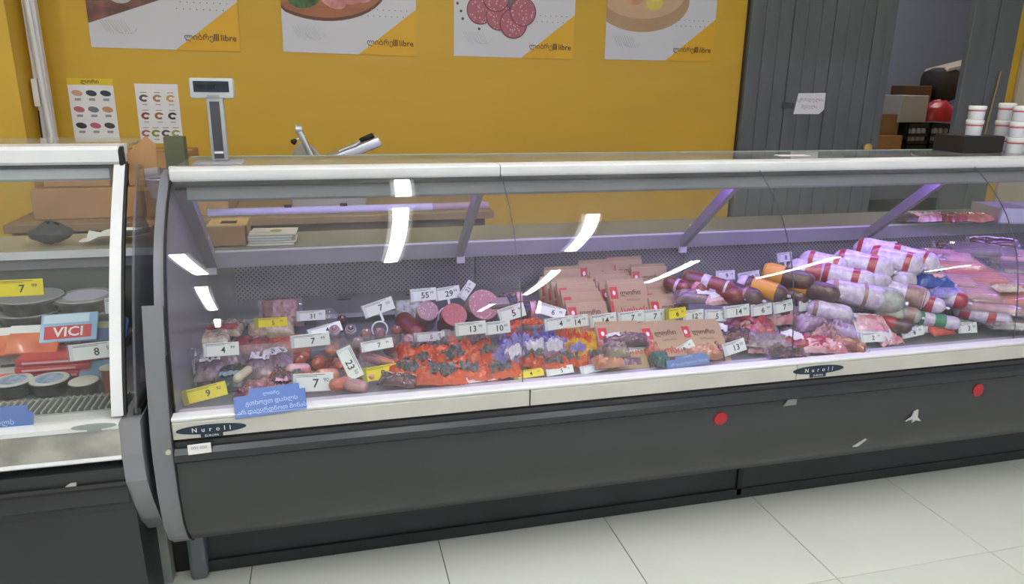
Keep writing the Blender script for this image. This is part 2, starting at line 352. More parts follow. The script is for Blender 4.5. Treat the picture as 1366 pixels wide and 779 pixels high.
for i in range(4):
    P = empty('wall_poster', (PX[i], WY-.004, PZ), label=plabel[i], cat='poster', group='food posters on the yellow wall')
    P.rotation_euler = (0, R([.5, .7, .5, .0][i]), 0)
    flat([(0, 0), (PW, 0), (PW, PH), (0, PH)], 0, whitep, 'sheet', P, .003)
    flat([(PW*.555, 0.0), (PW, 0.0), (PW, PW*.345)], -.0012, yelp, 'yellow_corner', P)
    if i == 0:
        flat([(0, .115), (PW*.50, .245), (PW*.62, PH), (0, PH)], -.0012, meatp, 'printed_meat', P)
        flat(ell(.16, .26, .06, .045), -.0025, mat('poster_bowl', '#b5b2ae', .4), 'printed_bowl', P); flat(ell(.05, .27, .035, .05), -.0024, greenp, 'printed_herbs', P)
    if i == 1:
        flat([(max(0, x), min(PH, z)) for x, z in ell(.22, .36, .34, .195, 40)], -.0012, mat('poster_board_rim', '#5d3520', .4), 'printed_board_rim', P)
        flat([(max(0, x), min(PH, z)) for x, z in ell(.22, .372, .335, .19, 40)], -.0018, boardp, 'printed_board', P)
        flat(ell(.12, .285, .09, .06, 14, rot=10), -.0026, greenp, 'printed_greens', P)
        for k, (a, b, c, d) in enumerate(((.27, .272, .07, .04), (.33, .31, .09, .05), (.40, .33, .09, .06))): flat(ell(a, b, c, d, 16, rot=-20), -.0028-.0006*k, hamp, 'printed_ham', P)
    if i == 2:
        flat([(.20, .24), (.36, .22), (.42, PH), (.15, PH)], -.0012, mat('poster_shadow_print', '#6d5660', .4), 'printed_plate', P)
        for k, (a, b) in enumerate(((.15, .25), (.26, .222), (.345, .185), (.40, .25), (.24, .32))):
            r_ = .078 if k != 2 else .082
            flat(ell(a, b, r_, r_), -.002-.0012*k, salr, 'printed_rind', P, .001); flat(ell(a, b, r_*.93, r_*.93), -.0026-.0012*k, salp, 'printed_slice', P, .001)
        for (a, b) in ((.04, .24), (.05, .2), (.02, .28), (.11, .2), (.14, .195), (.145, .15)): flat(ell(a, b, .008, .008, 8), -.0022, salr if a < .04 else greenp, 'printed_spice', P, .001)
    if i == 3:
        flat([(max(0, x), min(PH, z)) for x, z in ell(.22, .34, .31, .18, 40)], -.0012, board2p, 'printed_board_rim', P)
        flat([(max(0, x), min(PH, z)) for x, z in ell(.22, .385, .28, .15, 40)], -.0018, board3p, 'printed_board', P)
        flat(ell(.14, .36, .09, .045, 16, rot=-18), -.0026, peach, 'printed_roll', P); flat(ell(.30, .33, .055, .045), -.0026, cheesep, 'printed_cheese', P); flat(ell(.31, .37, .045, .035), -.003, mat('poster_cheese2', '#d8c870', .4), 'printed_cheese', P)
    dm = MB()
    for r_ in range(2):
        for k in range(8): dm.lathe([(0, .0035), (.001, .0035)], 6, TR(.44+.032*k-r_*.02+.0, -.0042, .235-.033*r_), 'y')
    o = dm.build('dot_pattern', dotm, P); tag(o, kind='stuff')
    gl = MB()
    for k in range(9): gl.tube([(.05+.014*k, -.001, .135), (.085+.014*k, -.001, .135-.06-.004*(k % 3))], .0007, 4)
    gl.tube([(.17+.05*math.cos(t/8*PI), -.001, .10+.03*math.sin(-t/8*PI)) for t in range(9)], .0007, 4)
    tag(gl.build('line_pattern', inkgrey, P), kind='stuff')
    lt = text_mb('ლიბრე', .040, .001, TR(.515, -.0018, .065) @ RX(90), bold=.003); text_mb('libre', .044, .001, TR(.660, -.0018, .065) @ RX(90), lt, bold=.012)
    for k in range(3): lt.box(.588+.009*k, .594+.009*k, -.0024, -.0018, .05, .085)
    lt.build('lettering', mat('poster_ink', '#4a3a14', .5), P)

# small notice sheets
def ring(cx, cz, r, t, a0, a1, n=14): return ell(cx, cz, r, r*.8, n, a0, a1)+ell(cx, cz, r-t, (r-t)*.8, n, a1, a0)
def notice(x, z0, wdt, hgt, label, kind):
    N_ = empty('notice_sheet', (x, WY-.003, z0), label=label, cat='notice', rot=(0, R(.3), 0))
    flat([(0, 0), (wdt, 0), (wdt, hgt), (0, hgt)], 0, paper, 'sheet', N_)
    cols = ['#c79a84', '#33343a', '#2f3338', '#b4626c', '#6d6f74', '#b98b5e', '#2c2c30', '#b05a72', '#3a3c3a', '#7a3a30', '#86543a', '#222']
    rows = [.80, .52, .24] if kind == 0 else [.80, .49, .18]
    if kind == 0:
        flat([(0, hgt-.033), (wdt, hgt-.033), (wdt, hgt), (0, hgt)], -.001, mat('notice_yellow', '#d8bc1c', .5), 'header_band', N_)
        text_mb('ლორი', .026, .001, TR(wdt/2, -.0012, hgt-.017) @ RX(90), bold=.01).build('lettering', ink, N_)
    cap = MB()
    for r_, z in enumerate(rows):
        n = 3 if not (kind == 1 and r_ == 2) else 4
        for k in range(n):
            cx = wdt*(k+.5)/n*.94+.03*wdt; cz = z*hgt*.95
            if kind == 0:
                ccol = cols[(r_*3+k) % 9]; flat(ell(cx, cz, .026, .015, 12, rot=-10), -.0012, mat('print_'+ccol, ccol, .5), 'printed_sausage', N_)
                cap.box(cx-.014, cx+.014, -.0012, 0, cz-.038, cz-.026)
            else:
                ccol = (['#4c4f52', '#a87a4a', '#c09458', '#8a4436', '#97623c', '#2e302e', '#a6605c', '#7c8a2c', '#54504c', '#98a048'])[r_*3+k]
                flat(ring(cx, cz, .023, .013, 20, 330), -.0012, mat('print_'+ccol, ccol, .5), 'printed_ring_sausage', N_)
                cap.box(cx-.015, cx+.015, -.0012, 0, cz+.027, cz+.031); cap.box(cx-.012, cx+.012, -.0012, 0, cz-.034, cz-.03)
    tag(cap.build('caption_print', inkgrey, N_), kind='stuff')
notice(-1.243, 1.18, .212, .306, 'white notice sheet with yellow heading and rows of meats on the wall', 0)
notice(-.930, 1.157, .208, .306, 'white notice sheet with rows of ring sausages, next to the scale display', 1)
# faint horizontal cracks/scuffs on the wall stay in the paint

# ================================================================== back bench, slicer, boxes
bench = empty('work_bench', (0, 0, 0), label='brown work bench along the yellow wall behind the counter', cat='bench')
MB().bbox(-1.285, .78, 3.35, 4.29, .87, .905, .004).build('bench_top', wood, bench)
MB().box(-1.27, .74, 3.40, 3.43, .10, .87).build('bench_front', mat('bench_front', '#7f6a54', .6, var=.1), bench)
for x in (-1.28, .70): MB().box(x, x+.05, 3.42, 4.2, 0, .87).build('bench_side', wood, bench)

sl = empty('meat_slicer', (.02, 3.62, .906), label='silver meat slicer with black knobs on the back bench', cat='slicer'); sl.scale = (1.12, 1.12, 1.0)
S_ = MB(); S_.bbox(-.16, .16, -.12, .14, 0, .16, .04); S_.build('slicer_base', alu, sl, True)
MB().lathe([(-.012, .145), (-.006, .155), (.006, .155), (.012, .14)], 32, TR(-.085, .02, .145) @ RZ(28) @ RX(8) @ RZ(90) @ Matrix.Rotation(R(0), 4, 'Z'), 'y').build('blade_guard', alu, sl, True)
MB().bbox(-.012, .012, -.02, .03, -.17, .17, .008, TR(-.045, -.1, .205) @ RY(-20)).build('gauge_plate', mat('slicer_frame', '#8b8f90', .3, metal=.7), sl, True)
MB().bbox(-.12, .15, -.09, .09, -.022, .022, .008, TR(.085, 0, .255) @ RY(-24)).build('carriage', alu, sl, True)
MB().tube([(.05, -.08, .27), (.12, -.09, .30), (.15, -.09, .325)], .007).build('carriage_arm', alu, sl, True)
MB().lathe([(-.035, .010), (-.03, .014), (.03, .016), (.035, .010)], 12, TR(.165, -.09, .332) @ RY(-24) @ Matrix.Diagonal((.9, .8, .8, 1))).build('handle_grip', blackm, sl, True)
MB().tube([(-.08, -.1, .345), (-.12, -.11, .325)], .005).build('knob_rod', alu, sl)
MB().lathe([(-.012, .006), (0, .016), (.014, .018), (.018, .008)], 10, TR(-.13, -.11, .32) @ RY(20) @ Matrix.Diagonal((.8, .8, .8, 1))).build('knob', blackm, sl, True)
MB().lathe([(-.012, .02), (.012, .02)], 12, TR(-.105, -.09, .372)).build('cap_nut', alu, sl, True)

def openbox(name, label, x, y, z, wx, wy, hz, ma=card, rot=0, flaps=True, group=None, slot=False):
    b = empty(name, (x, y, z), (0, 0, R(rot)), label, 'box', group); t = .006
    m_ = MB(); m_.box(0, wx, 0, t, 0, hz); m_.box(0, wx, wy-t, wy, 0, hz); m_.box(0, t, 0, wy, 0, hz); m_.box(wx-t, wx, 0, wy, 0, hz); m_.box(0, wx, 0, wy, 0, t)
    m_.build('carton_body', ma, b)
    if slot:
        m2 = MB(); m2.box(0, wx, 0, wy*.28, hz, hz+.004); m2.box(0, wx, wy*.72, wy, hz, hz+.004); m2.box(0, wx*.3, wy*.28, wy*.72, hz, hz+.004); m2.box(wx*.72, wx, wy*.28, wy*.72, hz, hz+.004)
        m2.build('box_lid', cardin, b)
    return b
openbox('cardboard_box', 'small brown cardboard box with a slotted lid on the counter, beside the leaflets', -.415, 2.735, .912, .135, .15, .075, slot=True)
box_spec = [(-1.20, 3.45, .906, .42, .4, .13, 'low brown carton at the bottom left of the bench boxes'), (-1.16, 3.5, 1.038, .26, .3, .12, 'brown carton stacked on the low carton, left one'), (-.88, 3.5, 1.038, .30, .3, .14, 'brown carton stacked on the low cartons, right one'),
            (-.76, 3.45, .906, .34, .35, .13, 'low brown carton behind the gap between the display cases')]
for x, y, z, a, b_, c_, lb in box_spec:
    bx = empty('cardboard_box', (x, y, z), (0, 0, R(random.Random(x).uniform(-3, 3))), lb, 'box', 'brown cartons on the work bench')
    MB().bbox(0, a, 0, b_, 0, c_, .004).build('carton_body', card, bx); MB().box(0, a, b_*.45, b_*.55, c_+.0003, c_+.001).build('packing_tape', cardin, bx)
o = MB(); o.grid(lambda u, v: (.07*math.cos(2*PI*u)*(math.sin(PI*min(v, .97)*.9+.25)), .06*math.sin(2*PI*u)*(math.sin(PI*min(v, .97)*.9+.25)), .075*v+.01*noise.noise((u*6, v*6, 0))), 20, 10)
o = tag(o.build('dark_pouch', mat('dark_pouch', '#3b3a3f', .6, bump=.3, bscale=30), smooth=True), 'small dark fabric pouch lying on the left counter top', 'pouch'); o.location = (-.93, 2.80, .937)
# crumpled white sheet
o = MB(); o.grid(lambda u, v: (u*.22, v*.16, .05*u*(1-v)+.03*noise.noise((u*3, v*3, 1))+.02), 14, 10)
o = tag(o.build('paper_sheet', paper, smooth=True), 'crumpled white sheet on the counter top near the left glass edge', 'paper'); o.location = (-.83, 2.74, .93)

# pile of leaflets
for k in range(5):
    o = MB().bbox(0, .165, 0, .12, 0, .006, .001, seg=1).build('leaflet', [paper, mat('leaflet_b', '#d8cfc6', .6), mat('leaflet_c', '#c9cdd6', .6)][k % 3])
    o.location = (-.285+.008*math.sin(k*2), 2.735+.004*k, .9125+.0085*k); o.rotation_euler = (0, 0, R(-2+3*math.sin(k*3)))
    tag(o, ['bottom', 'second from the bottom', 'third from the bottom', 'second from the top', 'top'][k]+' leaflet of the pile beside the slotted cardboard box', 'leaflet', 'pile of leaflets on the counter top')
    if k == 4:
        o['label'] = 'topmost leaflet of the pile, with a green and pink picture'
        MB().lathe([(0, .022), (.0006, .022)], 14, TR(.09, .06, .0062) @ Matrix.Diagonal((1, 1.2, 1, 1)), 'z').build('green_picture', mat('print_green', '#8f9a35', .6), o)
        MB().box(.02, .07, .03, .035, .0062, .0068).build('printed_line', inkgrey, o)

# scale display tower on the glass top
sc = empty('scale_display', (-.306, 2.43, 1.240), label='grey customer display of the scale on a tall pole, left of centre', cat='scale display')
MB().bbox(-.075, .07, -.06, .06, 0, .012, .005).build('foot_plate', steel, sc, True)
MB().bbox(-.024, .024, -.016, .016, .012, .215, .005).build('pole', mat('scale_grey', '#9a9c9e', .5), sc, True)
MB().box(-.015, .013, -.0175, -.015, .02, .19).build('pole_inlay', mat('pole_inlay', '#3c3e44', .4), sc)
h_ = MB().bbox(-.067, .057, -.02, .02, .198, .258, .007).build('display_head', mat('display_shell', '#aeb2b2', .45), sc, True)
MB().box(-.055, .045, -.0212, -.0195, .217, .249).build('screen', mat('lcd_screen', '#2c333c', .15), h_)
for k in range(3): MB().box(-.048+.032*k, -.024+.032*k, -.0216, -.0212, .226, .24).build('screen_digits', mat('lcd_digits', '#15191e', .3), h_)
MB().box(-.02, .015, -.0215, -.0195, .203, .209).build('display_print', inkgrey, h_)
MB().box(-.014, .012, -.018, -.0172, .035, .042).build('small_sticker', paper, sc)

# ================================================================== right display case
XL, XR = -.42, 4.3
CURVE = [(1.928, .63), (1.930, .67), (1.938, .74), (1.948, .80), (1.962, .87), (1.983, .935), (2.012, 1.0), (2.048, 1.058), (2.092, 1.112), (2.145, 1.16), (2.20, 1.202), (2.25, 1.233)]
def curve_fine():
    s = [0]
    for a, b in zip(CURVE, CURVE[1:]): s.append(s[-1]+math.hypot(b[0]-a[0], b[1]-a[1]))
    out = []; n = len(CURVE)
    for i in range(n-1):
        p0 = CURVE[max(0, i-1)]; p1 = CURVE[i]; p2 = CURVE[i+1]; p3 = CURVE[min(n-1, i+2)]
        for k in range(4):
            t = k/4
            out.append(tuple(.5*((2*p1[j])+(-p0[j]+p2[j])*t+(2*p0[j]-5*p1[j]+4*p2[j]-p3[j])*t*t+(-p0[j]+3*p1[j]-3*p2[j]+p3[j])*t**3) for j in (0, 1)))
    out.append(CURVE[-1])
    for _ in range(10): out = [out[0]]+[tuple((out[i-1][j]+2*out[i][j]+out[i+1][j])/4 for j in (0, 1)) for i in range(1, len(out)-1)]+[out[-1]]
    return out
CF = curve_fine()
case = empty('refrigerated_display_case', (0, 0, 0), label='long grey refrigerated deli counter with curved glass front, filled with sausages and meats', cat='display case')
def offs(pts, d):
    out = []
    for i, p in enumerate(pts):
        a = pts[max(0, i-1)]; b = pts[min(len(pts)-1, i+1)]; t = Vector((b[0]-a[0], b[1]-a[1])).normalized(); out.append((p[0]+t.y*d, p[1]-t.x*d))
    return out
def pane(x0, x1, name, parent, ma, pts=None, th=.005):
    pts = pts or CF; inn = offs(pts, th); poly = pts+inn[::-1]
    o = MB().prism(poly, x0, x1).build(name, ma, parent); me = o.data
    me.shade_smooth(); me.set_sharp_from_angle(angle=R(30)); return o
SEAMS = [XL+.005, .54, 1.455, 2.365, 3.28, 4.3]
for a, b in zip(SEAMS, SEAMS[1:]):
    g_ = pane(a+.0015, b-.0015, 'curved_front_glass', case, glassm)
    MB().prism([(y+.001, z) for y, z in CF]+[(y+.004, z) for y, z in CF][::-1], b-.0012, b+.0012).build('glass_edge', mat('glass_edge_grey', '#4a4650', .3), case)
# body
MB().prism([(1.925, .59), (1.895, .572), (1.885, .52), (1.882, .44), (1.892, .36), (1.915, .29), (1.96, .235), (2.03, .215), (2.10, .215), (2.10, .59)], XL, XR).build('front_panel', dgrey, case, True)
MB().prism([(1.883, .558), (1.872, .545), (1.872, .525), (1.884, .515), (1.90, .52), (1.90, .56)], XL, XR).build('bumper_strip', mat('bumper_black', '#23262a', .3), case, True)
MB().box(XL+.0, 1.446, 2.13, 2.15, .005, .24).build('kick_plate', kickm, case)
MB().box(1.452, XR, 2.125, 2.15, .01, .24).build('kick_plate', kickm, case)
MB().box(XL, XR, 2.12, 2.135, .005, .045).build('kick_rail', mat('kick_rail', '#1c1f22', .4), case)
kb = MB(); kb.box(1.40, 1.41, 2.126, 2.131, .12, .15); kb.box(1.435, 1.455, 2.12, 2.131, .02, .13); kb.box(1.475, 1.485, 2.12, 2.126, .17, .20); kb.build('kick_seam_bracket', blackm, case)
MB().prism([(1.888, .583), (1.888, .628), (1.893, .634), (1.925, .634), (1.925, .583)], XL, .550).build('lip_rail', cream, case, True)
MB().prism([(1.888, .583), (1.888, .628), (1.893, .634), (1.925, .634), (1.925, .583)], .553, 1.4475).build('lip_rail', cream, case, True)
MB().prism([(1.888, .583), (1.888, .628), (1.893, .634), (1.925, .634), (1.925, .583)], 1.4505, XR).build('lip_rail', cream, case, True)
MB().prism([(1.888, .634), (1.886, .640), (1.889, .644), (1.924, .644), (1.924, .634)], XL, XR).build('lip_edge_strip', whitem, case)
MB().box(.55, .553, 1.886, 1.92, .583, .634).build('lip_joint', blackm, case)
# inner ledge and deck
MB().prism([(1.936, .60), (1.936, .628), (2.005, .618), (2.005, .602), (2.0, .60)], XL, XR).build('inner_ledge', mat('ledge_white', '#c8c6d0', .35), case)
MB().box(XL, XR, 2.0, 2.74, .588, .60).build('display_deck', deckm, case)
# rear wall: plain lower, perforated upper panels
MB().box(XL, XR, 2.725, 2.745, .60, .86).build('rear_wall', mat('rear_wall_steel', '#736f7c', .4, metal=.3, var=.08), case)
def perf_mat():
    ma = mat('perforated_steel', '#8b8893', .4, metal=.3); nt = ma.node_tree; b = nt.nodes['Principled BSDF']
    tc = nt.nodes.new('ShaderNodeTexCoord'); mp = nt.nodes.new('ShaderNodeMapping'); mp.inputs['Rotation'].default_value = (0, R(45), 0)
    nt.links.new(tc.outputs['Object'], mp.inputs[0])
    sp = nt.nodes.new('ShaderNodeSeparateXYZ'); nt.links.new(mp.outputs[0], sp.inputs[0]); outs = []
    for ax in ('X', 'Z'):
        a = nt.nodes.new('ShaderNodeMath'); a.operation = 'MULTIPLY'; a.inputs[1].default_value = 82; nt.links.new(sp.outputs[ax], a.inputs[0])
        f = nt.nodes.new('ShaderNodeMath'); f.operation = 'FRACT'; nt.links.new(a.outputs[0], f.inputs[0])
        s = nt.nodes.new('ShaderNodeMath'); s.operation = 'SUBTRACT'; s.inputs[1].default_value = .5; nt.links.new(f.outputs[0], s.inputs[0])
        q = nt.nodes.new('ShaderNodeMath'); q.operation = 'MULTIPLY'; nt.links.new(s.outputs[0], q.inputs[0]); nt.links.new(s.outputs[0], q.inputs[1]); outs.append(q)
    ad = nt.nodes.new('ShaderNodeMath'); ad.operation = 'ADD'; nt.links.new(outs[0].outputs[0], ad.inputs[0]); nt.links.new(outs[1].outputs[0], ad.inputs[1])
    lt = nt.nodes.new('ShaderNodeMath'); lt.operation = 'LESS_THAN'; lt.inputs[1].default_value = .085; nt.links.new(ad.outputs[0], lt.inputs[0])
    mx = nt.nodes.new('ShaderNodeMix'); mx.data_type = 'RGBA'; mx.inputs['A'].default_value = (*srgb('#7f7c86'), 1); mx.inputs['B'].default_value = (*srgb('#2a272d'), 1)
    nt.links.new(lt.outputs[0], mx.inputs['Factor']); nt.links.new(mx.outputs['Result'], b.inputs['Base Color']); return ma
pf = perf_mat()
for a, b in ((-.335, .55), (.56, 1.45), (1.46, 2.36), (2.37, 3.3), (3.31, 4.28)):
    MB().box(a, b, 2.716, 2.7245, .715, .845).build('perforated_panel', pf, case)
    for k, (dx, z) in enumerate(((.15, .70), (.15, .665), (.36, .695), (.62, .70), (.62, .66))):
        MB().box(a+dx, a+dx+.05, 2.7205, 2.7248, z-.002, z+.002).build('vent_slot', blackm, case)
MB().box(-.36, .25, 2.69, 2.7245, .632, .638).build('air_lip', alu, case)
# rear worktop and its front band
MB().bbox(XL, XR, 2.70, 2.98, .90, .912, .003).build('rear_worktop', mat('worktop_steel', '#7d7a66', .45, var=.1), case)
MB().box(XL+.03, XR, 2.695, 2.712, .845, .905).build('worktop_band', mat('band_grey', '#8b8792', .4, var=.05), case)
MB().box(XL+.03, XR, 2.693, 2.70, .902, .908).build('band_edge', whitem, case)
MB().box(XL, XR, 2.93, 2.98, .25, .90).build('rear_skirt', dgrey2, case)
# canopy, top rail and top glass
TRAIL = [(2.232, 1.214), (2.226, 1.222), (2.226, 1.244), (2.236, 1.25), (2.30, 1.25), (2.30, 1.214)]
for a, b in ((XL, .5355), (.5385, XR)): MB().prism(TRAIL, a, b).build('top_rail', whitem, case, True)
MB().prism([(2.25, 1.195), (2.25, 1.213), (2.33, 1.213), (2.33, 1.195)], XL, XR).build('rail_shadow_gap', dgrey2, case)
MB().prism([(2.27, 1.150), (2.262, 1.158), (2.262, 1.196), (2.42, 1.205), (2.42, 1.195), (2.31, 1.180)], XL+.035, XR).build('light_canopy', mat('canopy_grey', '#83868c', .4, var=.05), case, True)
MB().box(XL, XR, 2.29, 2.60, 1.240, 1.2475).build('top_shelf_glass', glasst, case)
MB().box(XL, XR, 2.60, 2.606, 1.238, 1.2495).build('glass_edge', mat('glass_edge_green', '#8fa093', .3), case)
# light tubes under the canopy
tubew = mat('tube_diffuser', '#cfd4d6', .3)
tb = MB(); tb.lathe([(-.37, .013), (.36, .013)], 12, TR(0, 2.50, 1.078)); tb.build('light_tube', tubew, case, True)
MB().lathe([(.36, .013), (.56, .013)], 12, TR(0, 2.50, 1.078)).build('tube_end', mat('tube_end_beige', '#b8a496', .4), case, True)
for x in (-.12, .06): MB().box(x-.012, x+.012, 2.494, 2.506, 1.088, 1.098).build('tube_clip', blackm, case)
glowp = emis('lilac_tube_glow', '#a878ff', 34.0)
glowl = emis('pale_lilac_tube_glow', '#b48eff', 14.0)
MB().box(XL+.08, .5, 2.32, 2.345, 1.166, 1.172).build('lamp_strip', glowl, case)
MB().box(.56, XR-.05, 2.32, 2.345, 1.166, 1.172).build('lamp_strip', glowp, case)
# supports
postm = mat('support_grey', '#85808c', .4, var=.05)
for i, x in enumerate((XL+.012, .49, 1.43, 2.33, 3.25)):
    wd = .028 if i == 0 else .016
    MB().prism([(2.27, 1.185), (2.33, 1.19), (2.73, .86), (2.69, .845)], x-wd*.5, x+wd*.9).build('support_arm', postm, case)
    sb = MB(); sb.box(x-.01, x+.02, 2.684, 2.70, .825, .85); sb.build('bracket', whitem, case)
    MB().lathe([(-.002, .006), (.002, .006)], 8, TR(x+wd*.9, 2.55, .985), 'x').build('screw', whitem, case)
# end cap: outer moulding and inner side panel
cap = [(2.035, .205), (1.985, .215), (1.93, .262), (1.895, .33), (1.880, .43), (1.878, .53), (1.886, .61), (1.908, .70), (1.93, .80), (1.97, .93), (2.0, .86), (2.1, .65), (2.25, .6), (2.9, .6), (2.9, .205)]
MB().prism(cap, -.474, -.4245).build('end_cap', mat('cap_grey', '#6f7074', .42, var=.04), case, True)
MB().prism([(y-.004, z) for y, z in cap[:9]]+[(y+.01, z) for y, z in cap[:9]][::-1], -.4235, -.4205).build('cap_seal', blackm, case)
inner = [(y+.008, z) for y, z in CF]+[(2.32, 1.24), (2.73, .90), (2.73, .59), (1.945, .59)]
MB().prism(inner, -.448, -.421).build('end_panel', mat('end_panel_grey', '#74747c', .4, var=.06), case, False)
MB().prism([(y, z) for y, z in CF]+[(y+.012, z) for y, z in CF][::-1], -.4225, -.4175).build('glass_gasket', blackm, case)
MB().bbox(-.468, -.416, 2.09, 2.9, .0, .205, .012).build('end_foot', mat('foot_grey', '#5c5e62', .5), case)
MB().box(-.520, -.469, 2.15, 2.18, 0, .5).build('gap_shade_box', blackm, case)  # black box added so the gap between the cases reads as shade
MB().box(-.54, -.40, 2.42, 2.44, 0, .6).build('gap_shade_panel', blackm, case)  # dark panel added deeper in the gap, standing in for its shade
MB().lathe([(-.003, .007), (.002, .007)], 12, TR(-.434, 1.8775, .555), 'y').build('cap_screw_cover', mat('screw_cover', '#b3b19a', .5), case)
# emblems
navy = mat('emblem_navy', '#0c2436', .35)
def emblem(x, z, y, s, ma, lab):
    e = MB(); e.add(*(lambda P: ([(px_, y, pz_) for px_, pz_ in P]+[(px_, y-.002, pz_) for px_, pz_ in P], [tuple(range(len(P))), tuple(range(2*len(P)-1, len(P)-1, -1))]+[(i, (i+1) % len(P), (i+1) % len(P)+len(P), i+len(P)) for i in range(len(P))]))(ell(x, z, .095*s, .0145*s, 30)))
    e.box(x-.03*s, x+.03*s, y-.0018, y, z-.026*s, z-.012*s)
    o = e.build('emblem', ma, case if lab else lcase)
    t_ = text_mb('N  u  r  o  l  l', .0195*s, .001, TR(x, y-.0021, z) @ RX(90), bold=.01); text_mb('EUROPA', .010*s, .001, TR(x, y-.0019, z-.0195*s) @ RX(90), t_)
    t_.build('lettering', whitem if lab else inkgrey, o)
emblem(-.325, .606, 1.888, .92, navy, True); emblem(1.53, .612, 1.888, 1.0, navy, True)
# stickers and scuffs on the grey front
def dab(px, py, pts, ma, name, s=1):
    p = aty(px, py, 1.878); o = flat([(p.x+a*s, p.z+b*s) for a, b in pts], 1.8795, ma, name, case, .004); return o
redst = mat('red_sticker', '#a81f2b', .5, var=.15, vscale=60)
dab(962, 559, ell(0, 0, .024, .022, 9), redst, 'red_sticker'); dab(1306, 521, ell(0, 0, .022, .024, 10), redst, 'red_sticker')
scf = mat('glue_residue', '#a9a9a4', .7)
dab(1221, 557, [(-.035, -.012), (-.01, -.006), (-.008, -.02), (.005, -.012), (.03, -.018), (.012, 0), (.01, .028), (-.008, .022), (-.012, .004)], scf, 'glue_residue')
dab(1149, 591, [(-.03, -.012), (-.01, -.012), (.022, .010), (.018, .013)], scf, 'glue_residue')
dab(1056, 534, [(-.028, -.02), (.02, -.018), (.022, .002), (.0, .018)], mat('glue_residue_dim', '#777a77', .7), 'glue_residue')
o = flat([(-.385, .545), (-.328, .547), (-.328, .574), (-.385, .572)], 1.869, paper, 'barcode_sticker', case, .004)
text_mb('000 000', .012, .001, TR(-.357, 1.8685, .564) @ RX(90)).build('sticker_print', inkgrey, o)

# tag rail inside the case (clear strip carried by thin brackets)
RAILY, RAILZ = 2.20, .70
MB().box(XL+.0, XR, RAILY+.002, RAILY+.006, RAILZ-.012, RAILZ+.022).build('tag_rail', clearm, case)
for x in (-.41, .54, 1.455, 2.36): MB().box(x-.003, x+.003, RAILY+.006, RAILY+.012, .60, RAILZ+.02).build('rail_bracket', alu, case)

# ================================================================== left display case
LX0, LX1 = -1.75, -.545
lcase = empty('refrigerated_display_case', (0, 0, 0), label='left display case with flatter glass, white frame and a slatted air grille', cat='display case')
LC = [(1.915, .655), (1.95, .75), (2.0, .86), (2.055, .965), (2.11, 1.06), (2.165, 1.14), (2.215, 1.205), (2.26, 1.262)]
pane(LX0, -.5655, 'front_glass', lcase, glassm, LC)
MB().prism([(y-.004, z) for y, z in LC]+[(y+.012, z) for y, z in LC][::-1], -.565, -.537).build('glass_frame', whitem, lcase)
MB().prism([(y-.002, z) for y, z in LC]+[(y+.016, z) for y, z in LC][::-1], -.537, -.530).build('gasket', blackm, lcase)
MB().prism([(2.262, 1.262), (2.254, 1.27), (2.254, 1.302), (2.266, 1.312), (2.36, 1.312), (2.36, 1.262)], LX0, -.55).build('top_rail', whitem, lcase, True)
MB().box(LX0, -.55, 2.27, 2.35, 1.252, 1.262).build('rail_shadow_gap', dgrey2, lcase)
MB().prism([(2.285, 1.215), (2.278, 1.222), (2.278, 1.25), (2.34, 1.25), (2.34, 1.215)], LX0, -.585).build('light_tube', mat('left_tube', '#b9bec4', .3), lcase, True)
MB().prism([(2.254, 1.20), (2.254, 1.30), (2.28, 1.31), (2.29, 1.2)], -.55, -.540).build('rail_end', blackm, lcase)
MB().box(LX0, LX1, 2.36, 2.62, 1.302, 1.310).build('top_shelf_glass', glasst, lcase)
MB().prism([(1.925, .53), (1.885, .52), (1.885, .42), (1.91, .40), (1.93, .37), (1.95, .0), (2.1, 0), (2.1, .53)], LX0, LX1).build('front_panel', mat('left_front_panel', '#2c2e30', .45, var=.12, vscale=3), lcase)
MB().prism([(1.876, .485), (1.87, .478), (1.872, .47), (1.884, .468), (1.884, .486)], LX0, LX1).build('panel_groove', blackm, lcase)
MB().prism([(1.882, .553), (1.878, .56), (1.888, .632), (1.93, .632), (1.93, .553)], LX0, LX1).build('lip_rail', mat('worn_metal_lip', '#b5b3ab', .35, metal=.3, col2='#8f8d86', vscale=9), lcase, True)
MB().prism([(1.876, .548), (1.872, .553), (1.876, .56), (1.89, .56), (1.89, .548)], LX0, LX1).build('lip_trim', whitem, lcase)
MB().prism([(1.884, .632), (1.884, .644), (1.93, .648), (1.985, .640), (1.985, .63)], LX0, LX1).build('inner_ledge', whitem, lcase, True)
MB().box(LX0+.1, -.60, 2.342, 2.350, 1.222, 1.245).build('lamp_strip', emis('added_strip_glow', '#e8f4ff', 11.0), lcase)  # hidden glowing strip added to brighten the goods in this case
# grille slats
MB().box(LX0, LX1, 1.985, 2.105, .600, .606).build('grille_tray', dgrey2, lcase)
MB().box(LX0, LX1, 1.985, 1.995, .606, .642).build('grille_rail', alu, lcase); MB().box(LX0, LX1, 2.097, 2.105, .606, .640).build('grille_rail', alu, lcase)
slat = MB().bbox(-.0028, .0028, 1.995, 2.097, .607, .648, .0015, seg=1).mesh('slat', mat('slat_grey', '#9fa39c', .35))
x = -1.15
while x < LX1-.02:
    o = bpy.data.objects.new('slat', slat); C.objects.link(o); o.parent = lcase; o.location.x = x; x += .0172
MB().box(LX0, LX1, 2.105, 2.74, .60, .612).build('display_deck', deckm, lcase)
MB().box(LX0, LX1-.01, 2.72, 2.74, .612, .88).build('rear_wall', mat('left_rear_wall', '#66645f', .5, var=.1), lcase)
MB().box(LX0, LX1-.01, 2.70, 3.0, .915, .928).build('rear_worktop', mat('left_worktop', '#a89e86', .45, var=.08), lcase)
MB().box(LX0, LX1-.01, 2.69, 2.70, .905, .93).build('band_edge', whitem, lcase)
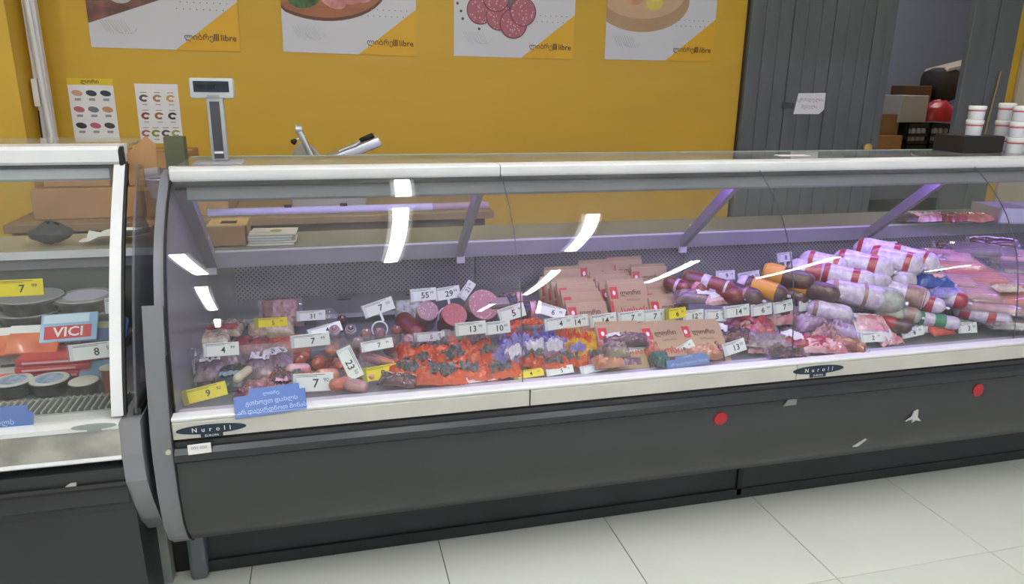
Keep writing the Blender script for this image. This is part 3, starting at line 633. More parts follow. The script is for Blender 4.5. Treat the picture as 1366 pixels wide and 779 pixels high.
MB().box(LX0, LX1-.01, 2.702, 2.718, .868, .914).build('worktop_band', mat('left_band', '#77757a', .45), lcase)
# end cap moulding
lcap = [(2.02, .25), (1.962, .315), (1.915, .40), (1.880, .48), (1.878, .56), (1.892, .645), (2.4, .64), (2.9, .62), (2.9, .02), (2.3, .02), (2.2, .25)]
MB().prism(lcap, LX1, -.495).build('end_cap', mat('left_cap_grey', '#7d7e83', .42, var=.03), lcase)
MB().box(-.56, -.52, 2.1, 2.14, 0, .26).build('corner_post', mat('corner_post', '#8d8f8e', .5), lcase)
side = [(y+.006, z) for y, z in LC]+[(2.33, 1.25), (2.70, 1.20), (2.70, .63), (1.93, .64)]
MB().prism(side, -.512, -.506).build('side_glass', glasss, lcase)
MB().prism([(1.93, .645), (2.62, .645), (2.62, .66), (1.94, .66)], -.518, -.500).build('side_seal', blackm, lcase)
emblem(-.60, .645, 1.8835, .55, mat('pale_emblem', '#8f9791', .4), False)
MB().tube([(-1.2, 1.882, .47), (-.9, 1.88, .474), (-.56, 1.88, .478)], .0015, 5).build('scratch', blackm, lcase)
p = aty(93, 646, 1.9)
flat([(p.x-.03, p.z-.012), (p.x+.0, p.z-.004), (p.x+.022, p.z-.01), (p.x+.022, p.z+.012), (p.x+.008, p.z+.012)], 1.878, scf, 'glue_residue', lcase, .012)
# things in the gap between the two cases
o = MB().plate([(0, 0), (.075, .012), (.08, .075), (.055, .10), (0, .05)], 0, .003, RX(90)).build('card_flap', card); o.location = (-.545, 2.33, 1.235); tag(o, 'torn piece of brown cardboard standing between the two cases', 'cardboard')
cup = MB(); cup.lathe([(0, .03), (.06, .038)], 18, axis='z', caps=False); cup.lathe([(0, .03), (.002, .03)], 18, axis='z')
hk = empty('plastic_tub', (-.505, 2.52, 1.13), label='clear plastic tub hanging in the gap between the two cases', cat='tub'); cup.build('tub_wall', clearm, hk, True)
MB().lathe([(.058, .040), (.062, .040)], 18, axis='z', caps=False).build('tub_rim', whitem, hk, True)
rl = empty('label_printer_roll', (-.47, 2.62, 1.07), label='small dark holder with a paper roll between the two cases', cat='roll holder')
MB().box(-.03, .03, 0, .06, .08, .24).build('holder_body', mat('holder_olive', '#54563e', .5), rl); MB().lathe([(-.02, .018), (.02, .018)], 14, TR(0, -.015, .13)).build('paper_roll', paper, rl, True)
MB().box(-.02, .01, -.004, .0, -.06, .09).build('tape_strip', mat('tan_tape', '#a98b63', .5), rl)

# ================================================================== price cards
CARDS = []; DESC = []; USED = set()
def price(px, py, where, val, big, small='99', col='w', wd=.11, ht=.044, roll=0, tilt=12, yaw=0, stem=False, label=None, group='price cards in the display case'):
    p = aty(px, py, val) if where == 'y' else atz(px, py, val)
    DESC.append((p, {'w': 'white', 'y': 'yellow', 'p': 'pinkish'}[col]+' card reading '+big+('.'+small if small else '')))
    if where == 'z': CARDS.append(p)
    T = empty('price_card', p, (R(90-tilt), R(0), R(yaw)), label, 'price card', group)
    M_ = RZ(roll)
    cm = {'w': tagw, 'y': tagy, 'p': tagp}[col]
    MB().bbox(-wd/2, wd/2, -ht/2, ht/2, -.003, 0, .001, M_, 1).build('card', cm, T)
    MB().box(-wd/2-.004, -wd/2+.010, -ht/2-.002, ht/2+.002, -.0038, .0012, M_).build('holder_clip', clearm if col == 'w' else mat('olive_clip', '#8f8a20', .4), T)
    t_ = text_mb(big, ht*.66, .0008, M_ @ TR(wd*.06, -ht*.08, 0), bold=.015)
    text_mb(small, ht*.32, .0008, M_ @ TR(wd*.32, ht*.10, 0), t_)
    for k in range(2): t_.add([(-wd*.42+.0, ht*(.40-.09*k), .0006), (wd*.30-wd*.2*k, ht*(.40-.09*k), .0006), (wd*.30-wd*.2*k, ht*(.43-.09*k), .0006), (-wd*.42, ht*(.43-.09*k), .0006)], [(0, 1, 2, 3)], M_)
    t_.build('printed_price', ink, T)
    if stem:
        s_ = MB(); s_.box(-.004, .004, -ht/2-.028, -ht/2, -.003, 0, M_)
        s_.build('stem', tagw, T)
        s2 = MB(); s2.tube([(stem*math.cos(2*PI*k/24), -ht/2-.026-stem+stem*math.sin(2*PI*k/24), -.0015) for k in range(24)], .0028, 6, True)
        s2.build('ring', tagw, T, True)
    return T
PR = [  # x, y, plane, value, big, small, colour, width, height, roll, tilt, yaw, stem, label
 (414, 454, 'y', 2.18, '7', '99', 'w', .115, .040, 2, 10, 0, 0, 'white price card reading 7 on the rail at the far left of the row'),
 (628, 438, 'y', 2.18, '13', '99', 'w', .10, .042, 2, 10, 0, 0, 'white price card reading 13 beside the card reading 10'),
 (664, 437, 'y', 2.185, '10', '40', 'w', .085, .042, 3, 10, 0, 0, 'white price card reading 10 under the round salami'),
 (746, 431, 'y', 2.18, '4', '50', 'w', .10, .040, 5, 10, 0, 0, 'white price card reading 4 above the purple packets'),
 (768, 429, 'y', 2.185, '14', '99', 'w', .09, .040, 5, 10, 0, 0, 'white price card reading 14 above the yellow packet'),
 (805, 427, 'y', 2.18, '14', '99', 'w', .095, .042, 4, 10, 0, 0, 'white price card reading 14 in front of the kraft packets'),
 (842, 423, 'y', 2.18, '7', '50', 'w', .095, .040, 3, 10, 0, 0, 'white price card reading 7, left of the yellow card on the rail'),
 (872, 421, 'y', 2.185, '7', '4', 'w', .085, .042, 0, 10, 0, 0, 'white price card reading 7 directly left of the yellow card'),
 (902, 418, 'y', 2.17, '6', '50', 'y', .075, .036, 4, 10, 0, 0, 'yellow price card reading 6 on the rail in front of the kraft packets'),
 (925, 421, 'y', 2.185, '12', '99', 'w', .08, .040, 2, 10, 0, 0, 'white price card reading 12 right of the yellow card'),
 (955, 421, 'y', 2.18, '5', '99', 'w', .085, .042, -3, 10, 0, 0, 'white price card reading 5 on the rail, right of the card reading 12'),
 (983, 415, 'y', 2.175, '14', '90', 'w', .10, .042, 3, 10, 0, 0, 'white price card reading 14 below the long dark salami'),
 (1016, 413, 'y', 2.18, '6', '99', 'w', .085, .042, 3, 10, 0, 0, 'white price card reading 6 on the rail, between the cards reading 14 and 7'),
 (1045, 409, 'y', 2.175, '7', '20', 'w', .08, .042, 8, 10, 0, 0, 'white price card reading 7 at the right end of the row'),
 (1078, 408, 'y', 2.2, '5', '50', 'w', .075, .038, 0, 10, 0, 0, 'white price card reading 5 under the orange labelled salami, alone right of the row'),
 (125, 468, 'y', 2.14, '8', '50', 'w', .125, .046, 3, 12, 0, 0, 'white price card reading 8 in the left case'),
 (295, 466, 'z', .72, '4', '99', 'w', .10, .040, 0, 20, 0, 0, 'white price card reading 4 near the left end of the long case'),
 (415, 421, 'z', .72, '31', '99', 'w', .095, .034, 0, 15, 0, 0, 'white price card reading 31 beside the rosy meat pack'),
 (362, 430, 'z', .73, '5', '90', 'y', .10, .030, 0, 15, 0, 0, 'yellow price card on the cream packet at the back left'),
 (434, 440, 'z', .70, '4', '50', 'w', .11, .036, 12, 40, 5, 0, 'white price card tilted behind the card reading 7'),
 (467, 484, 'z', .68, '23', '50', 'w', .10, .045, -68, 25, 0, 0, 'white price card reading 23 turned on its side among the orange meats'),
 (505, 410, 'z', .76, '7', '50', 'w', .105, .044, 16, 15, 0, .026, 'white price card on a ring, tilted above the small sausages'),
 (503, 460, 'z', .70, '7', '99', 'w', .10, .032, 6, 25, 0, 0, 'white price card lying before the small sausages'),
 (573, 449, 'z', .70, '5', '99', 'w', .10, .030, 0, 25, 0, 0, 'white price card lying below the left round ham'),
 (565, 393, 'z', .78, '55', '99', 'w', .09, .044, 2, 15, 0, .036, 'white price card reading 55 on the ring round a cut ham'),
 (597, 391, 'z', .78, '29', '99', 'w', .09, .044, 6, 15, 0, .038, 'white price card reading 29 on the ring round a salami'),
 (623, 387, 'z', .79, '21', '99', 'w', .07, .032, 52, 15, 0, 0, 'white price card steeply tilted left of the largest round salami'),
 (683, 417, 'z', .74, '5', '99', 'w', .095, .048, 14, 15, 0, 0, 'white price card tilted above the orange packet'),
 (736, 415, 'z', .74, '6', '99', 'w', .10, .040, -20, 25, 0, 0, 'white price card slanting before the leftmost kraft packets'),
 (418, 510, 'z', .64, '7', '90', 'w', .115, .054, -2, 20, 0, 0, 'large white price card reading 7 at the front left, right of the blue sign'),
 (274, 524, 'z', .64, '9', '90', 'y', .115, .040, 10, 20, 0, 0, 'yellow price card at the front left corner of the long case'),
 (508, 497, 'z', .645, '8', '99', 'y', .105, .042, 5, 20, 0, 0, 'yellow price card reading 8 before the orange sausage packs'),
 (640, 503, 'z', .632, '6', '99', 'p', .11, .030, 3, 35, 0, 0, 'pinkish price card lying at the front edge under the orange packs'),
 (706, 498, 'z', .632, '4', '99', 'y', .095, .026, 3, 35, 0, 0, 'pale yellow price card lying at the front edge'),
 (747, 494, 'z', .632, '5', '99', 'w', .09, .026, 4, 35, 0, 0, 'white price card lying flat, left of the one beside it at the front edge'),
 (792, 491, 'z', .632, '6', '99', 'w', .09, .026, 6, 35, 0, 0, 'white price card lying flat at the front edge below the orange packs'),
 (851, 471, 'z', .65, '11', '99', 'w', .085, .040, -1, 20, 0, 0, 'white price card reading 11 beside the green pack'),
 (911, 466, 'z', .65, '9', '40', 'w', .095, .030, 24, 30, 0, 0, 'white price card tilted above the small blue sign'),
 (980, 463, 'z', .655, '13', '50', 'w', .085, .042, 12, 20, 0, 0, 'white price card reading 13 beside the red meat packs'),
 (1163, 450, 'z', .65, '2', '99', 'w', .09, .034, 0, 20, 0, 0, 'white price card reading 2 before the large pale meat tray'),
 (1218, 443, 'z', .65, '6', '90', 'w', .095, .034, 6, 20, 0, 0, 'white price card reading 6 below the green banded sausage'),
 (1291, 437, 'z', .65, '3', '50', 'w', .085, .040, -2, 20, 0, 0, 'white price card reading 3 right of the red packet'),
 (1334, 431, 'z', .65, '9', '-', 'w', .065, .038, 3, 20, 0, 0, 'small white price card at the front right end'),
 (968, 367, 'z', .765, '9', '50', 'w', .085, .038, 0, 15, 0, .02, 'white price card reading 9 upright over the dark red salami'),
 (1000, 370, 'z', .765, '10', '50', 'w', .10, .046, 6, 15, 0, 0, 'white price card reading 10 behind the orange labelled salami'),
 (1047, 343, 'z', .80, '8', '', 'w', .07, .040, 4, 15, 0, .016, 'small white price card standing highest, left of the red and white sausages'),
 (1190, 324, 'z', .86, '7', '', 'w', .055, .014, 0, 40, 0, 0, 'tiny white price card lying on top of the red and white sausages'),
 (1326, 360, 'z', .77, '6', '99', 'w', .10, .036, 3, 15, 0, 0, 'white price card reading 6 on the frankfurter packs at the right'),
 (1352, 350, 'z', .79, '4', '8', 'w', .08, .036, 16, 15, 0, 0, 'white price card behind the card reading 6 at the right end'),
 (25, 384, 'y', 2.40, '7', '99', 'y', .13, .050, 0, 12, 0, 0, 'yellow price card reading 7 in the left case on a round tub'),
 (148, 408, 'y', 2.40, '1', '', 'w', .035, .048, 0, 12, 0, 0, 'narrow white price card near the white frame of the left case'),
]
for a in PR:
    price(*a[:12], stem=a[12], label=a[13], group=None)

# blue signs
def sign(px, py, z, wd, ht, lines, label, roll, tilt=25):
    p = atz(px, py, z); s_ = empty('blue_sign', p, (R(90-tilt), 0, 0), label, 'sign')
    n = MB(); n.bbox(-wd/2, wd/2, -ht/2, ht/2, -.0025, 0, .001, RZ(roll), 1); n.box(-wd*.28, wd*.42, ht/2-.001, ht/2+.014*ht/.05, -.0025, 0, RZ(roll)); n.build('sign_card', mat('blue_sign_card', '#4f6dae', .3), s_)
    t_ = MB()
    for k, (tx, sz, yy) in enumerate(lines): text_mb(tx, sz*ht, .0008, RZ(roll) @ TR(wd*.02, yy*ht, 0), t_, bold=.01)
    t_.build('lettering', mat('sign_lettering', '#a9bde2', .5), s_)
LN = [('ვირტუ', .20, .48), ('გთხოვთ ხელით', .27, .12), ('ვიტრინას ნუ ეყრდნობით', .27, -.25)]
sign(361, 538, .66, .185, .058, [('ლიბრე', .20, .48), ('გთხოვთ დახლს', .28, .12), ('არ დაეყრდნოთ მინას', .27, -.25)], 'blue sign with pale lettering on the front ledge near the left emblem', 3)
sign(918, 483, .65, .150, .030, [('ლიბრე', .28, .62), ('არ დაეყრდნოთ მინას', .38, -.05)], 'small blue sign on the front ledge before the kraft packets', 4)
sign(-2, 569, .65, .155, .062, [('დახლს', .28, .12), ('არ დაეყრდნოთ', .26, -.25)], 'blue sign on the ledge of the left case', 0)
# ================================================================== goods: builders
RISE = .10
MB().prism([(2.03, .602), (2.715, .602), (2.715, .602+RISE*.685), (2.03, .606)], .66, XR).build('sloping_shelf', deckm, case)
def heap(px, py, s=.17, off=.03):
    r = ray(px, py); t = (.6+off-2*s-1.5)/(r.z-s*r.y); return CAM + r*t
def sausage(p, L, Rr, rz, pitch, ma, bands=(), label='', cat='sausage', group=None, cut=None, clip=True, curve=0, name='sausage', nub=1.):
    """axis along local X; +X end is the one that faces the customer"""
    T = empty(name, p, (0, R(pitch), R(rz)), label, cat, group); h = L/2; e = min(Rr*.9, h*.45)
    prof = [(-h-e*.1, Rr*.15)]+[(-h+e*(1-math.cos(t)), Rr*math.sin(t)**.8) for t in (.35, .75, 1.15, 1.5)]
    prof += [(-h*.35, Rr*1.01), (0, Rr*.99), (h*.35, Rr*1.01)]
    if cut: prof += [(h-.004, Rr), (h, Rr*.97)]
    else: prof += [(h-e*(1-math.cos(t)), Rr*math.sin(t)**.8) for t in (1.5, 1.15, .75, .35)]+[(h+e*.1, Rr*.15)]
    mb = MB().lathe(prof, 16)
    if curve: mb.v = [(x, y+curve*(x/h)**2, z) for x, y, z in mb.v]
    mb.build('casing', ma, T, True)
    def rad(x):
        for a, b in zip(prof, prof[1:]):
            if a[0] <= x <= b[0]: return a[1]+(b[1]-a[1])*(x-a[0])/max(1e-6, b[0]-a[0])
        return Rr*.3
    for t0, t1, bm_, nm in bands:
        n = 5; pr = [(-h+L*(t0+(t1-t0)*k/n), rad(-h+L*(t0+(t1-t0)*k/n))+.0012) for k in range(n+1)]
        b = MB().lathe(pr, 16, caps=False)
        if curve: b.v = [(x, y+curve*(x/h)**2, z) for x, y, z in b.v]
        b.build(nm, bm_, T, True)
    if cut: MB().lathe([(h-.001, Rr*.93), (h+.0012, Rr*.93)], 20).build('cut_face', cut, T)
    elif clip:
        c = MB().lathe([(h, Rr*.13), (h+.012*nub, Rr*.2), (h+.016*nub, Rr*.1)], 8)
        if curve: c.v = [(x, y+curve, z) for x, y, z in c.v]
        c.build('end_clip', alu, T, True)
    return T
def cushion(L, W, H, seed, wr, taper=0, pw=4):
    def fn(u, v, lift=0):
        a, b = 2*u-1, 2*v-1
        f = max(0, (1-abs(a)**pw)*(1-abs(b)**pw))**.55
        n_ = noise.noise((u*5*wr[1]+seed*3.1, v*4*wr[1], seed))*wr[0]*1.3 + noise.noise((u*13+seed, v*11, seed*1.7))*wr[0]*.8 - abs(noise.noise((u*7+v*4+seed, v*3-u*2, seed*.7)))*wr[0]*1.2
        k = 1-taper*(u-.5)
        return (a*L/2, b*W/2*k, f*(H+n_*1.6)+lift + n_*.5*(1-f))
    return fn
def packet(p, rot, L, W, H, ma, label, cat='packet', group=None, patches=(), seal=None, seed=1, wr=(.004, 1), name='packet', bodyname='wrapper', text=None, pw=4, nu=16, nv=12, ribs=None):
    T = empty(name, p, tuple(R(a) for a in rot), label, cat, group); fn = cushion(L, W, H, seed, wr, pw=pw)
    top = MB().grid(fn, 24, 18); bot = [(x, y, -.25*z if z > 0 else z-.001) for x, y, z in top.v]
    top.add([(x, y, z-.0015) for x, y, z in bot], top.f[:]); top.build(bodyname, ma, T, True)
    if seal:
        s_ = MB(); o_ = .014; N = 10
        for sx in (-1, 1):
            s_.grid(lambda u, v, sx=sx: (sx*(L/2+o_*(u-.1)), (2*v-1)*(W/2+.004), .003*math.sin(v*17+seed)*u+fn(0 if sx < 0 else 1, v)[2]*0), 2, N)
        s_.build('seal_edge', seal, T, True)
    for u0, u1, v0, v1, pm_, nm in patches:
        n = 6; g_ = MB(); g_.grid(lambda u, v: fn(u0+(u1-u0)*u, v0+(v1-v0)*v, .0022+wr[0]*.35), 14, 10); g_.build(nm, pm_, T, True)
    if text:
        body, sz, u_, v_, ro, tm = text
        x, y, z = fn(u_, v_, .004); text_mb(body, sz, .0, TR(x, y, z) @ RZ(ro), bold=.015).build('lettering', tm, T)
    return T
film = dict(rough=.15, coat=1.0, bump=.9, bscale=30)
def fm(name, c1, c2, vs_=14, **k):
    d = dict(film); d.update(k); return mat(name, c1, col2=c2, vscale=vs_, **d)
m_beige = fm('film_beige', '#b9a58c', '#8f7c6a'); m_cream = fm('film_cream', '#d6c8b0', '#b59c84')
m_rosy = fm('film_rosy_meat', '#a9767a', '#8a5a60'); m_lilac = fm('film_dusky_meat', '#8d7480', '#6d5560')
m_red = fm('film_red_meat', '#a23a40', '#702830'); m_dred = fm('film_dark_meat', '#5d2a33', '#3a1c24')
m_pink = fm('film_pink_meat', '#c0707e', '#e0b4bc', 22); m_peach = fm('film_peach_meat', '#cf8f6c', '#b0694e')
m_oran = fm('film_orange_meat', '#c4552c', '#96381e'); m_teal = fm('film_dark_teal', '#1f3a40', '#14262b')
m_orange = mat('orange_foil', '#d9581f', .25, coat=.6, bump=.7, bscale=45, col2='#b83c10', vscale=18)
m_window = mat('dark_mesh_window', '#3b3238', .3, coat=.5, bump=.5, bscale=90, col2='#6f6a72', vscale=70)
m_purple = mat('purple_foil', '#4b32a6', .25, coat=.6, bump=.7, bscale=45, col2='#8676b8', vscale=22)
m_lavf = mat('lilac_foil', '#a59cc8', .3, coat=.5, bump=.6, bscale=45, col2='#6d60a8', vscale=22)
m_yellow = mat('yellow_foil', '#e0b416', .25, coat=.6, bump=.7, bscale=45, col2='#d48a16', vscale=22)
m_blue = mat('blue_print', '#1d3f9c', .3, coat=.5, bump=.4, bscale=45)
m_green = mat('green_pack', '#1f5a4c', .3, coat=.5, bump=.3)
m_kraft = mat('kraft_paper', '#ab8f6a', .7, var=.1, vscale=9, bump=.1, bscale=40)
m_kred = mat('kraft_red_print', '#b81f28', .6)
m_kraftt = mat('kraft_text_print', '#5b3a28', .6)
m_white = mat('white_film_label', '#d8d4dc', .4, bump=.2, bscale=50)
m_salr = mat('salami_dark_red', '#7d1f28', .3, coat=.5, bump=.25, bscale=60, col2='#5b141e', vscale=20)
m_salb = mat('salami_brown', '#4f2a2c', .35, coat=.4, bump=.3, bscale=70, col2='#36191c', vscale=20)
m_wcas = mat('white_casing', '#cfc3d2', .25, coat=.6, bump=.2, bscale=60, col2='#b6a6c6', vscale=60)
m_gcas = mat('pale_green_casing', '#a7aba0', .25, coat=.5, bump=.15, bscale=60, col2='#8c9088', vscale=40)
m_rband = mat('red_band', '#980f2c', .3, coat=.5); m_oband = mat('orange_band', '#d08f2c', .4); m_gband = mat('green_band', '#2b7a52', .3, coat=.4)
m_pbrown = mat('pale_brown_casing', '#9d7a74', .3, coat=.4, bump=.2, col2='#7f5d58', vscale=30)
m_cutp = mat('cut_pink_salami', '#94667c', .4, voro=(110, '#bf9aac', .22)); m_cutr = mat('cut_red_salami', '#97394c', .4, voro=(130, '#b06676', .2))
m_cutb = mat('cut_big_salami', '#9c5670', .4, voro=(90, '#c490a4', .25))
m_frank = mat('frankfurter_casing', '#d0643c', .3, coat=.6, bump=.1, col2='#b0503e', vscale=25)
m_frankp = mat('pale_frankfurter_casing', '#c98a94', .3, coat=.6, bump=.1, col2='#a8606e', vscale=25)
m_print = mat('casing_print', '#6a5a8c', .5)
G = lambda *a: a
def lab(u0, u1, v0, v1, m_=None, n='label'): return (u0, u1, v0, v1, m_ or m_white, n)
SD = [0]
def P(px, py, off, s, rot, L, W, H, ma, label, **k):
    SD[0] += 1; return packet(heap(px, py, s, off), rot, L, W, H, ma, label, seed=SD[0], **k)
def S(px, py, off, s, L, Rr, rz, pitch, ma, bands, label, **k):
    if s == .15: L *= .84; rz -= 14; Rr *= 1.08
    return sausage(heap(px, py, s, off), L, Rr, rz, pitch, ma, bands, label, **k)
frm = lambda: (lab(.18, .82, .18, .82, m_white, 'label_frame'), )
# ------------------------------------------------------------------ left end of the long case
gL = 'wrapped meats at the left end of the long case'
def framed(px, py, rz, label, ma=m_lilac, off=.02, s=.06, tilt=12, L=.10, W=.13, inner=None, H=.028):
    T = P(px, py, off, s, (tilt, 0, rz), L, W, H, ma, label, seal=filmm, patches=(lab(.20, .80, .52, .92, m_white, 'label_frame'),))
    fr = T.children; fn = cushion(L, W, H, SD[0], (.004, 1))
    g_ = MB(); g_.grid(lambda u, v: fn(.27+.46*u, .58+.28*v, .0028), 5, 5); g_.build('label_window', inner or m_dred, T, True)
    return T
P(262, 447, .02, .04, (4, 0, 5), .13, .12, .03, m_beige, 'beige paper wrapped pack in the back left corner', seal=None)
P(300, 440, .025, .04, (4, 0, -6), .13, .12, .03, m_beige, 'beige wrapped pack right of the corner one, at the back left', patches=(lab(.1, .9, .1, .35, m_red, 'red_stripe'),))
P(282, 455, .025, .04, (4, 0, 3), .12, .09, .025, m_cream, 'cream wrapped pack in front of the two beige ones')
P(362, 441, .05, .04, (30, 0, 5), .15, .07, .03, m_cream, 'cream packet with handwriting under the yellow card at the back left', text=('2.4 კგ', .016, .3, .6, 5, inkgrey))
P(375, 418, .05, .04, (55, 0, 4), .13, .11, .035, m_rosy, 'tall rosy meat bag leaning on the rear wall at the left', seal=filmm)
P(334, 462, .02, .04, (8, 0, -12), .12, .10, .03, m_red, 'red meat pack behind the card reading 4', seal=filmm)
P(385, 463, .03, .04, (12, 0, 14), .13, .09, .03, m_oran, 'orange red meat pack behind the card reading 7', seal=filmm)
for a in ((250, 488, 14, 'dusky meat pack with white framed label, leftmost of the front row'), (281, 492, 6, 'dusky meat pack with white framed label behind the yellow front card'),
          (347, 490, -6, 'dusky meat pack with white framed label above the blue sign'), (373, 482, 32, 'meat pack turned askew, its framed label pointing right')): framed(*a[:3], label=a[3])
P(309, 506, .02, .05, (12, 0, -2), .085, .12, .03, m_teal, 'dark teal pack between the framed meat packs', patches=(lab(.15, .85, .3, .5, mat('teal_print', '#7f949a', .4), 'printed_band'),))
S(324, 499, .055, .06, .12, .013, 78, 8, mat('cream_casing', '#c9c2a2', .4, coat=.3, bump=.2), (), 'cream coloured thin roll standing askew beside the dark teal pack', clip=False)
P(348, 521, .015, .05, (10, 0, 3), .10, .09, .028, m_rosy, 'mottled rosy pack directly behind the blue sign', seal=filmm)
P(378, 514, .015, .05, (10, 0, -4), .085, .10, .03, m_dred, 'dark red pack with a pink mark behind the blue sign', patches=(lab(.3, .7, .25, .42, m_pink, 'pink_mark'),))
P(396, 508, .012, .05, (10, 0, 0), .035, .10, .03, mat('teal_edge', '#2e6470', .4, coat=.4), 'narrow teal strip pack beside the large card reading 7')
dome = MB(); dome.grid(lambda u, v: (.055*math.cos(2*PI*u)*math.cos(v*PI/2)*(1+.2*noise.noise((u*7, v*4, 2))), .05*math.sin(2*PI*u)*math.cos(v*PI/2), .09*math.sin(v*PI/2)), 16, 8)
o = tag(dome.build('plastic_bag', filmm, smooth=True), 'empty clear bag standing by the rear wall near the card reading 31', 'bag'); o.location = aty(438, 425, 2.62); o.location.z = .605
# bed of small wrapped pieces: orange meats
for k, (px, py, rz, ma, lb) in enumerate(((403, 478, 70, m_oran, 'orange red sausage piece below the rail card reading 7, left one'), (425, 482, 80, m_oran, 'orange red sausage piece below the rail card reading 7, right one'),
        (443, 466, 75, m_peach, 'peach coloured sausage piece left of the card reading 23'), (452, 487, 100, m_oran, 'orange red sausage piece touching the card reading 23'), (437, 500, 15, m_peach, 'peach coloured strip of meat beside the large card reading 7'),
        (398, 493, 10, m_pink, 'pink piece of meat above the large card reading 7'), (455, 512, 30, m_oran, 'orange brown piece of meat at the front, right of the large card reading 7'), (475, 515, -20, m_rosy, 'rosy piece of meat at the front, left of the yellow card reading 8'))):
    S(px, py, .03, .05, .075, .02, rz, 8, ma, (), lb, cat='sausage', clip=False)
# thin sausages lying front
for k, (px, py, rz) in enumerate(((492, 478, -35), (512, 481, -42), (530, 474, -48), (480, 500, -20), (537, 488, -60))):
    S(px, py, .03, .05, .10, .014, rz, 6, m_peach if k % 2 else m_rosy, (), ['thin rosy sausage just behind the yellow card reading 8, leftmost', 'thin peach sausage just behind the yellow card reading 8, middle one', 'thin rosy sausage nearest the orange packs', 'thin peach sausage left of the yellow card reading 8', 'thin rosy sausage right of the yellow card reading 8'][k], cat='sausage', clip=False)
# upright small salami ends
ends = [(447, 446, 'pale salami end at the left of the upright row'), (468, 445, 'small salami with a white wrapper, second of the upright row'), (488, 450, 'small pale salami, third of the upright row'), (507, 449, 'small salami inside the white ring'), (529, 446, 'small red salami, right end of the upright row'),
        (456, 432, 'small dark salami half hidden behind the white wrapped one'), (545, 458, 'small pink salami left of the flat lying white card'), (478, 462, 'short salami in front of the upright row, left'), (520, 462, 'short salami in front of the upright row, right')]
for k, (px, py, lb) in enumerate(ends):
    S(px, py, .06, .05, .085, .0185, -90+4*(k % 3-1), -48, [m_rosy, m_dred, m_pbrown, m_rosy, m_red, m_salb, m_pink, m_pbrown, m_rosy][k], ((.55, .98, m_wcas, 'white_wrapper'),) if k in (1, 0) else (), lb, cat='salami', nub=.5)
S(548, 437, .06, .05, .14, .034, -60, 20, m_salr, (), 'thick dark red salami between the small row and the cut hams', cat='salami')
P(545, 415, .05, .05, (50, 0, 0), .10, .09, .03, fm('film_greenish', '#7d8272', '#c2c6c4'), 'greenish white pack behind the thick dark red salami')
S(568, 424, .085, .05, .12, .038, -88, -42, m_pbrown, (), 'cut ham sausage showing a pale pink face, under the card reading 55', cat='ham', cut=m_cutp)
S(602, 430, .085, .05, .13, .044, -86, -42, m_salr, (), 'cut salami showing a red face, under the card reading 29', cat='salami', cut=m_cutr)
S(641, 412, .115, .05, .10, .056, -84, -34, m_pbrown, (), 'largest round cut salami, right of the two ringed ones', cat='salami', cut=m_cutb)
S(636, 424, .06, .05, .12, .030, -20, 5, m_salr, (), 'dark red salami lying under the largest cut round', cat='salami', cut=m_cutp)
S(655, 421, .06, .05, .10, .028, 15, 5, m_pbrown, (), 'brownish salami piece lying right of the largest cut round', cat='salami', cut=m_cutp)
# small crumpled bags of the lower layer that fill the gaps
rf_ = random.Random(11)
fills = [m_lilac, m_dred, m_rosy, m_red, m_peach, m_lilac, m_oran]
def filler(x0, x1, y0, y1, nx, ny, s_, label, mats, zo=.012, skip=lambda x, y: False):
    names = {m_lilac: 'dusky lilac', m_dred: 'very dark red', m_rosy: 'rosy', m_red: 'red', m_peach: 'peach coloured', m_oran: 'orange red', m_pink: 'pale pink'}
    for i in range(nx):
        for j in range(ny):
            x = x0+(x1-x0)*(i+.5)/nx+rf_.uniform(-.012, .012); y = y0+(y1-y0)*(j+.5)/ny+rf_.uniform(-.012, .012)
            if skip(x, y) or any(abs(x-c.x) < .075 and y < c.y+.035 and y > c.y-.085 for c in CARDS): continue
            SD[0] += 1
            mt = mats[rf_.randrange(len(mats))]; lb = ''
            for c, d_ in sorted(DESC, key=lambda q: (q[0].x-x)**2+(q[0].y-y)**2)[:18]:
                dx, dy = x-c.x, y-c.y
                w_ = ('behind' if dy > 0 else 'before') if abs(dy) > abs(dx)*1.6 else ('right of' if dx > 0 else 'left of') if abs(dx) > abs(dy)*1.6 else ('behind and ' if dy > 0 else 'before and ')+('right of' if dx > 0 else 'left of')
                lb = names.get(mt, 'lavender')+' small meat bag '+w_+' the '+d_
                if lb not in USED: break
            USED.add(lb)
            packet(Vector((x, y, .60+zo+s_*(y-2.0))), (rf_.uniform(-2, 14), rf_.uniform(-8, 8), rf_.uniform(-40, 40)), rf_.uniform(.075, .105), rf_.uniform(.055, .075), .022, mt, lb, seed=SD[0], wr=(.010, 1.3), group=label, name='meat_bag', seal=filmm if rf_.random() < .4 else None)
filler(-.37, .12, 2.025, 2.50, 6, 6, .03, 'small crumpled meat bag, lower layer, left end of the long case', fills, skip=lambda x, y: y > 2.42 and x > 0)
filler(.60, 1.02, 2.04, 2.14, 4, 1, .03, 'small crumpled meat bag at the front edge before the kraft packets', [m_peach, m_rosy, m_oran])
filler(1.00, 2.65, 2.022, 2.32, 17, 4, .11, 'small crumpled meat bag, lower layer, right half of the long case', [m_lilac, m_dred, m_rosy, m_red, m_pink, fm('film_lilac_bag', '#a38fb8', '#6e5468')], .02)
